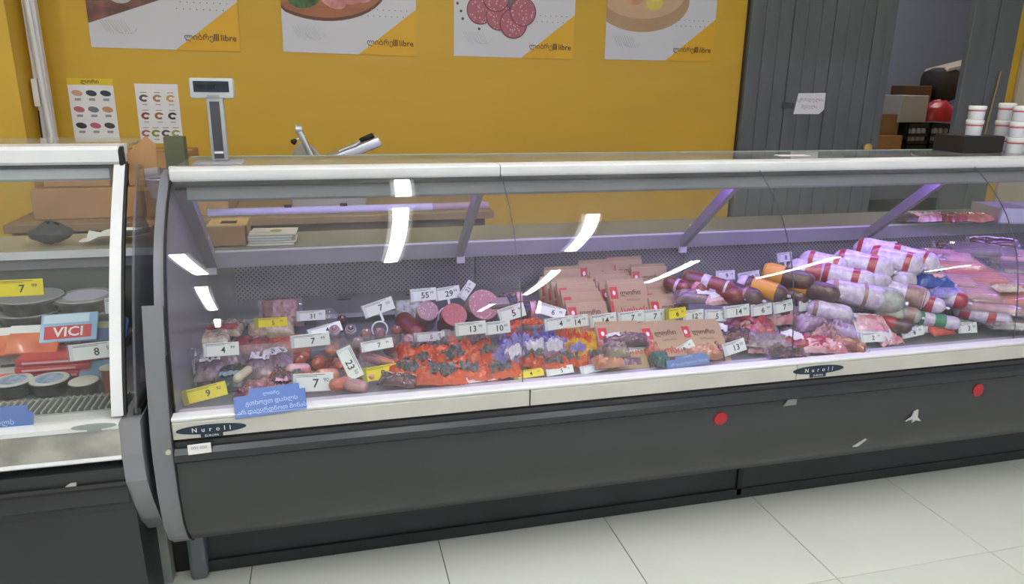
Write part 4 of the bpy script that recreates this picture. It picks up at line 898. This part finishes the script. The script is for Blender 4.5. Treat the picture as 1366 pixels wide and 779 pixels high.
# ------------------------------------------------------------------ orange packs
og = 'orange foil sausage packs'
oranges = [(556, 470, 10, .13, .08, .035, 'orange foil pack at the upper left of the orange heap'), (546, 497, -30, .13, .075, .03, 'orange foil pack with a dark red window at the front left of the heap'), (585, 466, -4, .14, .075, .04, 'orange foil pack under the white card reading 5, in the middle back'),
           (603, 482, 20, .14, .085, .04, 'orange foil pack in the middle of the heap with a large mesh window'), (588, 503, 4, .16, .075, .035, 'long orange foil pack at the very front of the heap'), (634, 462, 30, .12, .08, .04, 'orange foil pack below the card reading 13'),
           (645, 481, 22, .13, .08, .045, 'bright orange foil pack next to the purple packs'), (624, 497, -6, .12, .07, .03, 'orange foil pack behind the pinkish card'), (560, 486, 50, .11, .06, .03, 'orange foil pack standing on edge in the left of the heap'),
           (668, 497, -3, .13, .06, .03, 'flat orange foil pack below the purple packs'), (708, 482, 5, .14, .055, .035, 'orange foil pack in front of the purple packs'), (758, 483, 3, .13, .055, .035, 'orange foil pack in front of the yellow pack'), (798, 482, -4, .12, .06, .03, 'orange foil pack with blue corner, rightmost in the front'), (735, 490, 0, .13, .05, .03, 'orange foil pack at the front edge behind the pale yellow card')]
for k, (px, py, rz, L, W, H, lb) in enumerate(oranges):
    wpatch = (lab(.25, .75, .2, .75, m_window, 'clear_window'),) if k not in (0, 6) else (lab(.3, .8, .3, .5, m_window, 'clear_window'),)
    P(px, py, .035 if k < 9 else .03, .06, (14, 6*math.sin(k*2), rz), L, W, H, m_orange, lb, patches=wpatch, wr=(.011, 1.3), pw=3, group=og)
P(700, 440, .075, .10, (34, 0, 7), .15, .07, .035, m_orange, 'orange foil pack standing behind the purple packs under the grey carton', patches=(lab(.2, .9, .15, .35, m_window, 'clear_window'),), wr=(.010, 1.3), pw=3, group=og)
for k, (px, py, lb) in enumerate(((531, 509, 'dark red pack with pale rim at the front left of the orange heap'), (556, 489, 'pale edged bag lying across the orange packs'))):
    P(px, py, .03, .05, (10, 0, -25), .12, .05, .022, m_dred, lb, patches=(lab(.0, 1, .85, 1, m_white, 'pale_rim'),))
P(608, 450, .05, .05, (15, 0, 0), .13, .06, .03, fm('film_grey_green', '#6d6a60', '#b0aeb4'), 'grey green pack between the cut hams and the orange heap', wr=(.01, 1))
P(640, 450, .055, .05, (35, 0, 10), .04, .05, .02, m_white, 'small white bag standing in the orange heap', wr=(.01, 1))
# ------------------------------------------------------------------ purple and yellow packs
for k, (px, py, rz, ma, lb) in enumerate(((690, 460, 15, m_purple, 'purple foil pack, leftmost and darkest'), (722, 454, -12, m_purple, 'purple foil pack left of the yellow one'), (680, 477, 30, m_lavf, 'pale lilac foil pack touching the bright orange one'), (712, 468, 0, m_lavf, 'pale lilac foil pack between the purple packs and the orange front pack'), (740, 467, -10, m_lavf, 'pale lilac foil pack bordering the yellow pack'))):
    P(px, py, .045, .08, (16, 0, rz), .11, .08, .04, ma, lb, patches=(lab(.2, .7, .1, .5, m_lavf if ma is m_purple else m_white, 'printed_patch'),), wr=(.012, 1.4), pw=3, group='purple foil packs')
for k, (px, py, rz, lb) in enumerate(((758, 454, 5, 'yellow foil pack under the card reading 14, left one'), (783, 459, -15, 'yellow foil pack bordering the kraft packets'), (770, 470, 10, 'yellow foil pack with a lilac white patch in front'))):
    P(px, py, .045, .08, (16, 0, rz), .10, .08, .04, m_yellow, lb, patches=((lab(.1, .6, .1, .5, m_lavf if k == 2 else m_orange, 'printed_patch')),), wr=(.012, 1.4), pw=3, group='yellow foil packs')
bx = empty('small_carton', heap(664, 412, .05, .12), (R(20), 0, R(4)), 'small grey carton between the large cut salami and the kraft packets', 'carton')
MB().bbox(-.035, .035, -.02, .02, -.035, .035, .003).build('carton_body', mat('grey_card', '#8b7880', .6), bx); MB().box(-.03, .03, -.0208, -.02, .012, .022).build('dark_print', m_dred, bx)
for k, (px, py, lb) in enumerate(((682, 402, 'dark packet with pink edge, upper one left of the kraft packets'), (700, 414, 'dark packet with red edge, lower one left of the kraft packets'))):
    P(px, py, .12-.02*k, .08, (48, 0, -8), .085, .07, .02, m_dred, lb, patches=(lab(.15, .7, .3, .7, mat('navy_label', '#2c2c4c', .4), 'navy_label'), lab(.72, 1, 0, 1, m_pink, 'pink_edge')))
# ------------------------------------------------------------------ kraft packets
KW, KH, KT = .155, .19, .028
def kraft_proto():
    T = empty('kraft_packet', (0, 0, 0))
    b = MB(); b.bbox(0, KW, -KT, 0, 0, KH*.93, .006); b.prism([(-KT*.7, KH*.92), (-KT*.75, KH), (-KT*.6, KH), (-KT*.3, KH*.92)], .004, KW-.004); b.build('paper_bag', m_kraft, T, True)
    y = -KT-.0006
    r_ = MB().box(.006, .036, y, y+.001, KH*.60, KH*.84).build('red_panel', m_kred, T)
    s_ = MB(); s_.add([(x, y-.0008, z) for x, z in ell(.021, KH*.72, .006, .009, 10)], [tuple(range(10))]); s_.build('white_mark', paper, r_)
    MB().box(.0, .012, y, y+.001, KH*.30, KH*.56).build('red_strip', m_kred, T)
    t_ = text_mb('ლორი', .025, .001, TR(.085, y, KH*.70) @ RX(90), bold=.02); text_mb('სოსისი', .014, .001, TR(.092, y, KH*.56) @ RX(90), t_)
    t_.build('lettering', m_kraftt, T)
    t_ = text_mb('სოსისი', .034, .001, TR(.10, y, KH*.34) @ RX(90), bold=.02); t_.build('red_lettering', m_kred, T)
    MB().box(.03, .13, y, y+.001, KH*.08, KH*.22).build('window', m_dred, T)
    return T
KP = kraft_proto(); first = [True]
def kraft(px, py, y, rx, rz, label, ry=0):
    """(px, py): where the packet's top left corner is seen, y: its depth"""
    o = KP if first[0] else copy_tree(KP); first[0] = False
    p = aty(px, py, y); M_ = Euler((R(rx), R(ry), R(rz))).to_matrix()
    o.location = p - M_ @ Vector((0, 0, KH)); o.rotation_euler = (R(rx), R(ry), R(rz))
    return tag(o, label, 'packet', 'kraft paper packets')
kl = [ # px, py of top-left corner, depth, lean back
 (722, 357, 2.66, -16, 2, 'kraft packet in the rear row, leftmost, partly behind the white streaks'), (768, 348, 2.68, -16, 2, 'kraft packet in the rear row, second from left'), (806, 344, 2.69, -16, 1, 'kraft packet standing highest in the rear row'), (838, 353, 2.66, -18, -3, 'kraft packet in the rear row, right end'),
 (716, 370, 2.60, -20, 4, 'kraft packet in the left column, last behind the others'), (724, 376, 2.56, -24, 4, 'kraft packet in the left column, fourth from the front'), (731, 374, 2.52, -28, 4, 'kraft packet in the left column, third from the front'), (738, 377, 2.47, -32, 4, 'kraft packet in the left column with its lettering in view'),
 (744, 390, 2.42, -36, 3, 'kraft packet in the left column, front but one'), (750, 404, 2.37, -40, 2, 'front kraft packet of the left column'),
 (783, 364, 2.58, -22, 2, 'kraft packet in the middle column, rearmost'), (790, 372, 2.53, -26, 2, 'kraft packet in the middle column, third from the front'), (795, 378, 2.49, -29, 2, 'kraft packet in the middle column, second from the front'), (805, 376, 2.43, -33, 1, 'large lettered kraft packet at the front of the middle column'),
 (848, 376, 2.50, -28, 0, 'kraft packet in the right column, rearmost'), (853, 385, 2.45, -33, -1, 'kraft packet in the right column, second from the front'), (860, 396, 2.39, -38, -2, 'front kraft packet of the right column'),
 (790, 434, 2.19, -52, -6, 'kraft packet lying under the price rail, left'), (846, 435, 2.17, -52, 3, 'kraft packet lying under the price rail with bold lettering'), (898, 432, 2.19, -52, -4, 'kraft packet lying under the price rail with reddish window'),
]
for a in kl: kraft(*a)
for k, (px, py, rz, L, W, ma, lb) in enumerate(((835, 456, -8, .15, .05, fm('film_plum', '#4a2438', '#6d4458'), 'dark plum coloured pack lying on the kraft packet'), (820, 469, -3, .09, .06, fm('film_brown_grey', '#8d7a68', '#5f4c46'), 'brown grey pack in front of the plum pack'), (812, 484, 0, .10, .05, m_peach, 'peach toned pack at the front left of the card reading 11'),
         (881, 481, 0, .055, .06, m_green, 'green pack right of the card reading 11'), (868, 468, -10, .05, .06, m_oran, 'small orange pack above the green pack'), (940, 473, 4, .11, .06, fm('film_kraft_meat', '#a86a4a', '#c08c66'), 'orange brown meat pack beside the small blue sign'))):
    P(px, py, .075 if k < 2 else .045, .08, (16, 0, rz), L, W, .03, ma, lb, seal=filmm if k in (0, 2) else None, patches=(lab(.05, .35, .4, .9),) if k in (0,) else ())
# ------------------------------------------------------------------ red packs, centre right
reds = [(1000, 437, -28, .17, .11, .025, m_red, 'red meat pack with red white label right of the rail card reading 5', (lab(.3, .8, .5, .9, m_rband, 'red_label'),)), (975, 447, -30, .13, .08, .02, m_dred, 'dark meat pack beside the kraft packets, behind the card reading 13', (lab(.1, .4, .5, .9),)),
        (1040, 425, -12, .13, .08, .03, m_pink, 'pink meat pack below the rail card reading 7', (lab(.3, .7, .3, .7, m_red, 'meat_window'),)), (1025, 455, -25, .16, .08, .02, m_lilac, 'greyish film pack in front of the red labelled pack', ()),
        (1070, 457, -28, .18, .09, .022, m_rband, 'flat crimson pack with white label in the centre right front', (lab(.1, .5, .3, .9),)), (1098, 463, -20, .15, .07, .022, m_pink, 'pink meat pack with fat lumps at the centre right front', ()),
        (1050, 471, -22, .12, .05, .018, m_dred, 'dark flat pack at the front edge, right of the card reading 13', ()), (1085, 432, 5, .15, .08, .04, fm('film_violet_meat', '#7a4f68', '#a88ab0'), 'violet meat pack with crumpled clear film', ()),
        (1118, 440, -30, .12, .08, .035, fm('film_lilac_white', '#b8a4d0', '#6e4a5c'), 'crumpled lilac film pack left of the large pale tray', ()), (1130, 462, -50, .12, .05, .03, fm('film_brown_meat', '#84463c', '#b07868'), 'brown red meat piece left of the large pale tray', ()),
        (1100, 447, 30, .10, .06, .03, m_rosy, 'rosy pack at the centre right among the violet film', ())]
for k, (px, py, rz, L, W, H, ma, lb, pt) in enumerate(reds): P(px, py, .05, .12, (14, 0, rz), L, W, H, ma, lb, seal=filmm if ma not in (m_rband,) else None, patches=pt, wr=(.007, 1.2))
T = P(1160, 437, .055, .12, (30, 4, -12), .145, .13, .02, m_white, 'large pale tray of pink sliced meat behind the card reading 2', patches=(lab(.12, .88, .25, .85, m_pink, 'sliced_meat'),), cat='tray', name='meat_tray')
P(927, 397, .11, .12, (18, 0, -10), .15, .07, .03, m_lilac, 'lilac film pack below the dark red salamis', seal=filmm, patches=(lab(.5, .95, .2, .8),))
P(965, 400, .11, .12, (18, 0, -5), .15, .06, .03, m_pink, 'pinkish film pack with white label above the rail card reading 14', patches=(lab(.1, .6, .2, .8),))
# ------------------------------------------------------------------ dark salamis
ring_n = 'pale_ring'
S(903, 381, .12, .15, .13, .026, -40, 8, m_salr, ((.5, .6, m_wcas, ring_n),), 'small dark red salami nearest the kraft packets', cat='salami')
S(925, 384, .12, .15, .14, .030, -50, 8, m_salr, ((.60, .75, m_pink, ring_n),), 'dark red salami with pink ring, second from the kraft packets', cat='salami')
S(944, 378, .145, .15, .24, .030, -38, 6, m_salr, ((.42, .56, m_wcas, 'white_band'), (.86, .90, m_wcas, ring_n)), 'long dark red salami with a white band under the upright card reading 9', cat='salami')
S(962, 389, .13, .15, .20, .030, -40, 6, m_salr, ((.3, .45, m_wcas, 'white_band'),), 'red salami with pale band right of the long dark one', cat='salami')
S(987, 392, .13, .15, .20, .034, -42, 6, m_salb, ((.25, .29, m_wcas, ring_n), (.62, .68, m_pbrown, ring_n)), 'brown salami with a pale loop of string', cat='salami')
S(1015, 385, .15, .15, .22, .032, -36, 6, m_salb, ((.05, .22, m_wcas, 'pale_end'), (.34, .82, m_oband, 'orange_label')), 'brown salami with an orange label, front left one of three', cat='salami')
S(1050, 370, .17, .15, .24, .036, -36, 6, m_salb, ((.08, .45, m_oband, 'orange_label'),), 'brown salami with an orange label, under the small upright card', cat='salami')
S(1085, 386, .15, .15, .22, .034, -38, 6, m_salb, ((.10, .42, m_oband, 'orange_label'),), 'brown salami with an orange label, beside the red and white sausages', cat='salami')
S(1100, 398, .10, .15, .14, .030, -30, 6, m_salb, (), 'dark salami end right of the rail card reading 5', cat='salami')
S(1048, 392, .11, .15, .20, .03, -38, 6, m_salb, (), 'plain dark salami under the orange labelled ones', cat='salami')
# ------------------------------------------------------------------ red and white sausages
def rw(px, py, off, L, Rr, rz, label, bands=((.12, .24), (.62, .74)), ma=None, bm_=None, pitch=6, txt=True, fs=.86, tw=12):
    T = S(px, py, off, .17, L*fs, Rr*1.06, rz-tw, pitch, ma or m_wcas, tuple((a, b, bm_ or m_rband, 'colour_band') for a, b in bands), label, group='red and white banded sausages' if bm_ is None else None)
    if txt:
        t_ = MB()
        for k in range(3): text_mb('ლიბრე', Rr*.42, .0, TR(L*-.06+.0, -Rr*(.55+.35*k-.4), 0) @ RX(0) @ TR(0, 0, Rr*[.99, .86, .70][k]), t_)
        # lettering curved round the casing
        vs_ = []
        for x, y, z in t_.v:
            a = -(y)/Rr; vs_.append((x, -math.sin(a*1.0+0)*0+Rr*1.012*math.sin(y/Rr), Rr*1.012*math.cos(y/Rr)))
        t_.v = vs_; t_.build('casing_print', m_print, T)
    return T
rwl = [(1078, 362, .16, .17, .040, -34, 'red and white sausage with all red front, left of the heap', ((.45, .85),)), (1098, 352, .19, .20, .040, -36, 'red and white sausage lying behind the red fronted one', ((.2, .3), (.72, .82))),
       (1129, 371, .17, .24, .042, -30, 'red and white sausage in the middle front of the heap', ((.10, .20), (.58, .70))), (1150, 354, .20, .25, .047, -34, 'thick red and white sausage in the middle of the heap', ((.10, .19), (.60, .73))),
       (1174, 337, .225, .22, .046, -30, 'red and white sausage lying on top at the back left', ((.05, .14), (.72, .84))), (1191, 349, .215, .24, .047, -38, 'red and white sausage on the right of the heap under the tiny card', ((.12, .24), (.70, .80))),
       (1213, 347, .215, .24, .047, -44, 'red and white sausage at the right edge of the heap', ((.14, .30), (.74, .80))), (1120, 358, .165, .2, .04, -32, 'red and white sausage wedged low between two thicker ones', ((.2, .3), (.7, .8)))]
for a in rwl: rw(*a[:7], bands=a[7])
gcb = m_pbrown
rw(1140, 392, .14, .26, .040, -16, 'pale sausage with brown bands in front of the red and white heap', ((.12, .20), (.60, .66)), bm_=gcb)
rw(1165, 397, .13, .24, .046, -22, 'thick pale grey sausage with its round end to the front', ((.30, .38),), ma=m_gcas, bm_=gcb)
rw(1203, 393, .13, .22, .044, -30, 'pale sausage with a brownish side, right of the thick grey one', ((.55, .9),), bm_=gcb)
rw(1107, 416, .09, .18, .034, -20, 'pale sausage with brown band above the violet film pack', ((.1, .2),), bm_=gcb)
rw(1186, 417, .085, .12, .028, -30, 'small grey green sausage left, in front of the thick grey one', ((.2, .4),), ma=m_gcas, bm_=gcb)
rw(1208, 419, .085, .12, .028, -30, 'small grey green sausage right, in front of the thick grey one', ((.5, .8),), ma=m_gcas, bm_=gcb)
rw(1205, 375, .17, .10, .035, 20, 'pale knotted sausage end on the right of the heap', (), txt=False)
rw(1172, 375, .175, .12, .030, 30, 'pale crumpled casing end in the centre of the heap', (), txt=False)
rw(1226, 402, .12, .20, .028, -36, 'slim red and white sausage, left of the pair beside the meat strips', ((.1, .35), (.55, .78)))
rw(1250, 394, .125, .24, .030, -40, 'slim red and white sausage, right of the pair beside the meat strips', ((.0, .2), (.38, .56), (.8, 1.0)))
rw(1247, 427, .07, .20, .024, -14, 'slim white sausage with green bands above the red packet', ((.0, .25), (.46, .68)), bm_=m_gband)
rw(1310, 421, .075, .22, .026, -30, 'slim red and white sausage at the right, behind the card reading 3', ((.10, .28), (.58, .72)))
rw(1195, 433, .06, .12, .024, -40, 'dark red sausage with pale end left of the card reading 6', ((.0, .5),), ma=m_salb, txt=False)
P(1255, 441, .035, .12, (22, 0, 4), .10, .05, .02, mat('red_pack', '#c2382c', .35, coat=.3, bump=.2), 'small red packet between the cards reading 6 and 3', text=('ლიბრე', .018, .5, .5, 0, m_dred))
P(1228, 438, .03, .12, (12, 0, 0), .10, .06, .025, m_white, 'crumpled white film pack behind the card reading 6')
P(1280, 432, .03, .12, (12, 0, 4), .09, .06, .025, fm('film_pale_green', '#9db5a8', '#7a8f88'), 'pale green film pack behind the card reading 3')
# ------------------------------------------------------------------ frankfurter packs on the right
def franks(px, py, off, rz, n, L, ma, label, tilt=8, rf=.012, film_=True, s=.17):
    T = empty('frankfurter_pack', heap(px, py, s, off), (R(tilt), R(0), R(rz)), label, 'sausage pack', 'film packs of frankfurters')
    for k in range(n):
        b = MB().lathe([(-L/2, rf*.3), (-L/2+.006, rf*.8), (-L/2+.018, rf), (L/2-.018, rf), (L/2-.006, rf*.8), (L/2, rf*.3)], 10, TR(.004*math.sin(k*3), (k-(n-1)/2)*rf*1.95, rf))
        b.build('frankfurter', ma, T, True)
    Wd = n*rf*1.95+.02
    f_ = MB(); f_.grid(lambda u, v: ((2*u-1)*(L/2+.02), (2*v-1)*Wd/2, (rf*2.15+.002*noise.noise((u*9, v*9, px*.1)))*max(0, (1-abs(2*u-1)**8)*(1-abs(2*v-1)**8))**.5+.001), 14, 10)
    f_.build('film', filmm, T, True); return T
fr = [(1262, 345, .15, -36, 5, .18, m_frankp, 'frankfurter pack behind the blue marked one, right of the sausage heap'), (1300, 336, .17, -38, 5, .18, m_salb, 'dark sausage pack at the back right, left of the white cards'), (1325, 340, .16, -34, 4, .18, m_salb, 'dark sausage pack with pale edges at the back right'),
      (1275, 355, .14, -20, 5, .19, m_frank, 'orange frankfurter pack behind the blue label pack'), (1300, 372, .135, -18, 6, .20, m_frank, 'bright orange frankfurter pack in the middle right'), (1340, 378, .13, -24, 5, .19, m_frankp, 'pale frankfurter pack right of the bright orange one'),
      (1285, 390, .125, -30, 6, .21, m_frankp, 'lilac frankfurter pack below the bright orange one'), (1330, 398, .12, -28, 6, .21, m_frank, 'reddish frankfurter pack below the pale one at the right edge'), (1310, 408, .10, -30, 5, .22, m_frankp, 'long frankfurter pack above the slim red and white sausage'),
      (1358, 412, .10, -28, 6, .22, m_frank, 'frankfurter pack cut by the right edge of the frame, lower one'), (1262, 377, .135, -34, 4, .18, m_frankp, 'frankfurter pack half under the blue label pack'), (1350, 430, .06, -20, 5, .18, m_dred, 'dark frankfurter pack at the right front'),
      (1366, 388, .13, -26, 5, .2, m_frank, 'frankfurter pack cut by the right edge of the frame, upper one'), (1370, 362, .15, -30, 5, .2, m_salb, 'dark sausage pack at the right edge behind the cards'), (1350, 345, .16, -28, 5, .2, m_frankp, 'frankfurter pack under the card reading 4 at the right')]
for a in fr: franks(*a[:7], label=a[7])
T = P(1242, 374, .17, .15, (16, 0, -14), .14, .10, .03, m_blue, 'blue and pink printed pack lying beside the red and white heap', patches=(lab(.45, .8, .25, .62, m_pink, 'pink_picture'), lab(.1, .9, .72, .9, m_white, 'white_print')), seal=filmm)
P(1262, 392, .145, .15, (14, 0, -20), .12, .06, .02, m_lavf, 'lilac film pack in front of the blue and pink one')
P(1345, 385, .17, .15, (12, 0, -8), .11, .05, .015, m_cream, 'cream labelled pack on the frankfurters at the right')
P(1240, 345, .16, .15, (20, 0, -30), .18, .06, .02, m_lilac, 'lilac film pack at the back right of the heap')
P(1280, 332, .17, .15, (35, 0, -30), .18, .07, .02, m_dred, 'dark wine coloured pack by the rear wall on the right', seal=filmm)
P(1325, 326, .18, .15, (35, 0, -30), .18, .07, .02, m_dred, 'dark pack with white edge by the rear wall at the far right', seal=filmm, patches=(lab(0, 1, .8, .95),))

# ------------------------------------------------------------------ left case goods
def tub(px, py, z, Rr, H, body, lid, label, lidp=None, group=None, name='round_tub'):
    p = atz(px, py, z) if py > 500 else aty(px, 425, 2.612); p.z = z
    T = empty(name, p, (0, 0, 0), label, 'tub', group)
    MB().lathe([(0, Rr*.86), (.004, Rr*.9), (H-.008, Rr*.98), (H-.006, Rr*1.04), (H, Rr*1.04)], 28, axis='z').build('tub_body', body, T, True)
    l_ = MB().lathe([(H+.0005, Rr*.98), (H+.003, Rr*.96)], 28, axis='z').build('lid', lid, T, True)
    if lidp: MB().lathe([(H+.0032, Rr*.70), (H+.0042, Rr*.70)], 24, axis='z').build('lid_picture', lidp, l_)
    return T
m_tubg = mat('smoky_tub', '#5c5a54', .25, coat=.4, var=.2); m_lidc = mat('clear_grey_lid', '#a3a29e', .2, coat=.5, bump=.2, bscale=30); m_lidb = mat('blue_lid_print', '#5d86b4', .3, col2='#a3b8cc', vscale=40)
m_tin = mat('dark_tin', '#2c2b28', .35, coat=.3); m_platter = mat('smoky_platter', '#77736a', .25, coat=.5, bump=.3, bscale=25, col2='#4d4942', vscale=18)
for k in range(4): 
    T = tub(38, 425, .613+.047*k, .098, .045, m_platter, m_lidc, ['lowest round platter of the stack at the left of the left case', 'second round platter from the bottom of the stack at the left of the left case', 'third round platter from the bottom, at the left of the left case', 'top round platter of the stack under the yellow card'][k], group='round platters')
    if k: T.location = PREV+Vector((.006*k, 0, .047*k))
    else: PREV = T.location.copy()
for k in range(4):
    T = tub(132, 418, .613+.045*k, .096, .043, m_platter, m_lidc, ['lowest round platter of the stack by the white frame', 'second round platter from the bottom by the white frame', 'third round platter from the bottom by the white frame', 'top round platter by the white frame with a pale paper on it'][k], mat('violet_paper', '#b4acc0', .5) if k == 3 else None, group='round platters')
    if k: T.location = PREV+Vector((-.01*k, 0, .045*k))
    else: PREV = T.location.copy()
# front row tins
tub(20, 524, .617, .052, .038, m_tin, mat('blue_lid', '#c9cdc4', .3), 'round tin with a blue printed lid, left one at the grille', m_lidb, 'round tins before the grille')
tub(69, 522, .617, .052, .038, m_tin, mat('blue_lid', '#c9cdc4', .3), 'round tin with a blue printed lid, middle one at the grille', m_lidb, 'round tins before the grille')
tub(114, 523, .617, .040, .034, m_tin, mat('white_lid', '#d8d4cc', .35), 'smaller round tin with a plain white lid at the grille', None, 'round tins before the grille')
tub(150, 520, .617, .026, .07, mat('red_brown_jar', '#8a3a24', .3, coat=.4), mat('green_white_lid', '#c2ccb8', .35), 'small jar with a pale green lid beside the white frame', None)
m_redtub = mat('red_tub_print', '#b3222e', .3, coat=.4)
for k in range(4):
    T = empty('red_carton', atz(78, 509, .613)+Vector((.004*(k % 2), .03, .022*k)), (0, 0, R([2, -2, 1, -1][k])), ['bottom red packet of the pile behind the tins', 'second red packet from the bottom of the pile behind the tins', 'third red packet from the bottom of the pile behind the tins', 'top red packet of the pile behind the tins'][k], 'packet', 'pile of red packets')
    MB().bbox(-.10, .10, -.06, .06, 0, .02, .005).build('wrapper', m_redtub, T, True); MB().box(-.08, .06, -.0606, -.06, .006, .012).build('pale_print', mat('pale_pink_print', '#d8a0a4', .4), T)
def flatpack(px, py, z, wd, ht, ma, label, parts, tilt=50, rz=0, group=None):
    wd *= 1.2; ht *= 1.3; z += .055 if py < 460 else .0
    T = empty('flat_packet', atz(px, py, z), (R(tilt), 0, R(rz)), label, 'packet', group)
    MB().bbox(-wd/2, wd/2, -ht/2, ht/2, -.012, 0, .003).build('wrapper', ma, T, True)
    for x0, x1, y0, y1, m__, nm in parts: MB().box(x0*wd, x1*wd, y0*ht, y1*ht, 0, .0012).build(nm, m__, T)
    return T
m_lblue = mat('light_blue_carton', '#8db4d8', .35, coat=.3); m_salmon = mat('salmon_print', '#c4502a', .35, coat=.4, col2='#d87a40', vscale=10)
T = flatpack(92, 436, .70, .13, .075, m_lblue, 'light blue packet with a red lettered band in the left case', ((-.42, .40, -.40, .05, mat('red_brand_band', '#c22c34', .4), 'red_band'), (-.45, .35, .15, .45, mat('pale_blue_print', '#c6d8e6', .4), 'pale_print')), 45, 3)
text_mb('VICI', .046, .0016, TR(0, -.018, 0), bold=.02).build('lettering', paper, T)
flatpack(140, 440, .68, .11, .06, mat('dark_blue_carton', '#2b4a78', .35, coat=.3), 'dark blue packet right of the light blue one', ((-.3, .2, .1, .4, mat('olive_print', '#8f9460', .4), 'olive_print'),), 40, -4)
flatpack(12, 455, .67, .15, .075, m_salmon, 'orange fish packet with a white top, leftmost in the left case', ((-.5, .5, .22, .5, paper, 'white_top'), (-.5, -.38, -.5, .5, paper, 'pale_edge')), 40, 5)
flatpack(45, 452, .675, .12, .075, m_salmon, 'orange fish packet with a white top beside the light blue one', ((-.5, .5, .22, .5, paper, 'white_top'),), 40, -4)
flatpack(28, 487, .65, .15, .06, mat('pale_grey_film', '#b7b5b4', .3, coat=.4), 'pale packet with a dark line below the orange fish packets', ((-.3, .2, -.05, .08, ink, 'dark_line'), (-.5, .5, -.5, -.36, m_salmon, 'orange_edge')), 35, 2)
flatpack(64, 476, .665, .09, .05, mat('rose_packet', '#b8525c', .35, coat=.4), 'rose coloured packet above the red pile', (), 35, 0)
flatpack(85, 470, .67, .10, .05, mat('amber_packet', '#b8782c', .35, coat=.4), 'amber coloured packet behind the card reading 8', ((-.5, .5, .1, .5, m_redtub, 'red_top'),), 35, 0)
flatpack(130, 492, .655, .08, .05, mat('blue_green_packet', '#4a7c9c', .35, coat=.4), 'blue green packet behind the jar at the white frame', (), 35, 0)

# ------------------------------------------------------------------ right end: jars, tray, goods on the rear worktop
o = empty('dark_carton', aty(1283, 212, 2.44), label='black carton standing on the glass top at the right end', cat='carton'); o.location.z = 1.248
MB().bbox(0, .20, 0, .16, 0, .066, .004).build('carton_body', mat('black_carton', '#1c1614', .6), o); MB().box(.004, .196, .004, .156, .066, .067).build('carton_lid', mat('black_carton_lid', '#241c19', .6), o)
jw = mat('white_jar', '#c9cbd2', .3, coat=.3); jr = mat('jar_red_print', '#b8303a', .4)
def jar(x, y, z, label, h=.062, r_=.031, mark=False):
    T = empty('white_jar', (x, y, z), (0, 0, 0), label, 'jar', 'stacked white jars')
    MB().lathe([(0, r_*.92), (.004, r_*.96), (h*.72, r_), (h*.72+.002, r_*.9)], 18, axis='z').build('jar_body', jw, T, True)
    MB().lathe([(h*.74, r_*1.05), (h*.76, r_*1.08), (h*.96, r_*1.08), (h, r_)], 18, axis='z').build('lid', paper, T, True)
    b = MB(); b.lathe([(h*.60, r_*1.01), (h*.68, r_*1.012)], 18, axis='z', caps=False); b.build('red_stripe', jr, T, True)
    if mark: MB().add([(x_, -r_*1.02-.0008, z_) for x_, z_ in ((-.006, h*.42), (0, h*.22), (.006, h*.42), (.003, h*.48), (0, h*.44), (-.003, h*.48))], [(0, 1, 2, 3, 4, 5)]).build('red_heart', jr, T)
b0 = o.location
jar(b0.x+.105, b0.y+.07, 1.315, 'white jar standing on the black carton, lower of two'); jar(b0.x+.105, b0.y+.07, 1.378, 'white jar on top of another on the black carton', .055)
for k, (dx, n) in enumerate(((.245, 3), (.315, 3))):
    for q in range(n):
        jar(b0.x+dx, b0.y+.03*k-.01*(1-k), 1.248+.063*q, ['lowest', 'middle', 'topmost'][q]+[' white jar of the column beside the black carton', ' white jar of the column at the right frame edge'][k], mark=(q == 1 and k == 0))
jar(b0.x+.30, b0.y+.11, 1.248+.063*2+.0, 'white jar behind the two front columns, standing high', .07)
for q in range(2): jar(b0.x+.30, b0.y+.11, 1.248+.063*q, ['lower hidden white jar behind the two front columns', 'white jar second from the bottom behind the two front columns'][q])
# stack of magazine sheets and trays seen through the glass on the rear worktop, right
for k, (px, L, ma, lb) in enumerate(((1205, .10, m_salb, 'dark pack on the rear worktop left of the pink packs'), (1232, .16, m_pink, 'pink meat pack on the rear worktop, left of three'), (1265, .16, m_red, 'red meat pack on the rear worktop, middle of three'), (1300, .16, m_peach, 'peach meat pack on the rear worktop, right of three'))):
    p = atz(px, 292, .925); packet(p, (0, 0, 5*k), L, .13, .03, ma, lb, seed=40+k, seal=filmm)
ty = empty('metal_tray', atz(1352, 283, .95), (0, 0, R(-12)), 'metal tray rack at the far right on the rear worktop', 'tray')
ty.location.z = .913
m_ = MB(); m_.box(-.14, .16, -.1, -.09, 0, .07); m_.box(-.14, .16, .09, .1, 0, .07); m_.box(-.14, -.13, -.1, .1, 0, .07); m_.box(.15, .16, -.1, .1, 0, .07); m_.box(-.14, .16, -.1, .1, 0, .006); m_.box(0, .008, -.1, .1, .0, .07)
m_.build('tray_frame', alu, ty); MB().box(-.12, .14, -.085, .085, .008, .03).build('tray_filling', m_white, ty)
ol = empty('bread_rings', atz(930, 303, .913), (0, 0, 0), 'small pale ring shaped cutter on the rear worktop left of the support', 'ring'); MB().tube([(.03*math.cos(2*PI*k/20), .022*math.sin(2*PI*k/20), .006) for k in range(20)], .005, 6, True).build('ring', whitem, ol, True)
# paper slip on the glass top
o = MB().box(0, .125, 0, .05, 0, .001).build('paper_slip', paper); o.location = aty(1042, 215, 2.40); o.location.z = 1.2482; tag(o, 'white paper slip lying on the glass top under the grey door', 'paper')
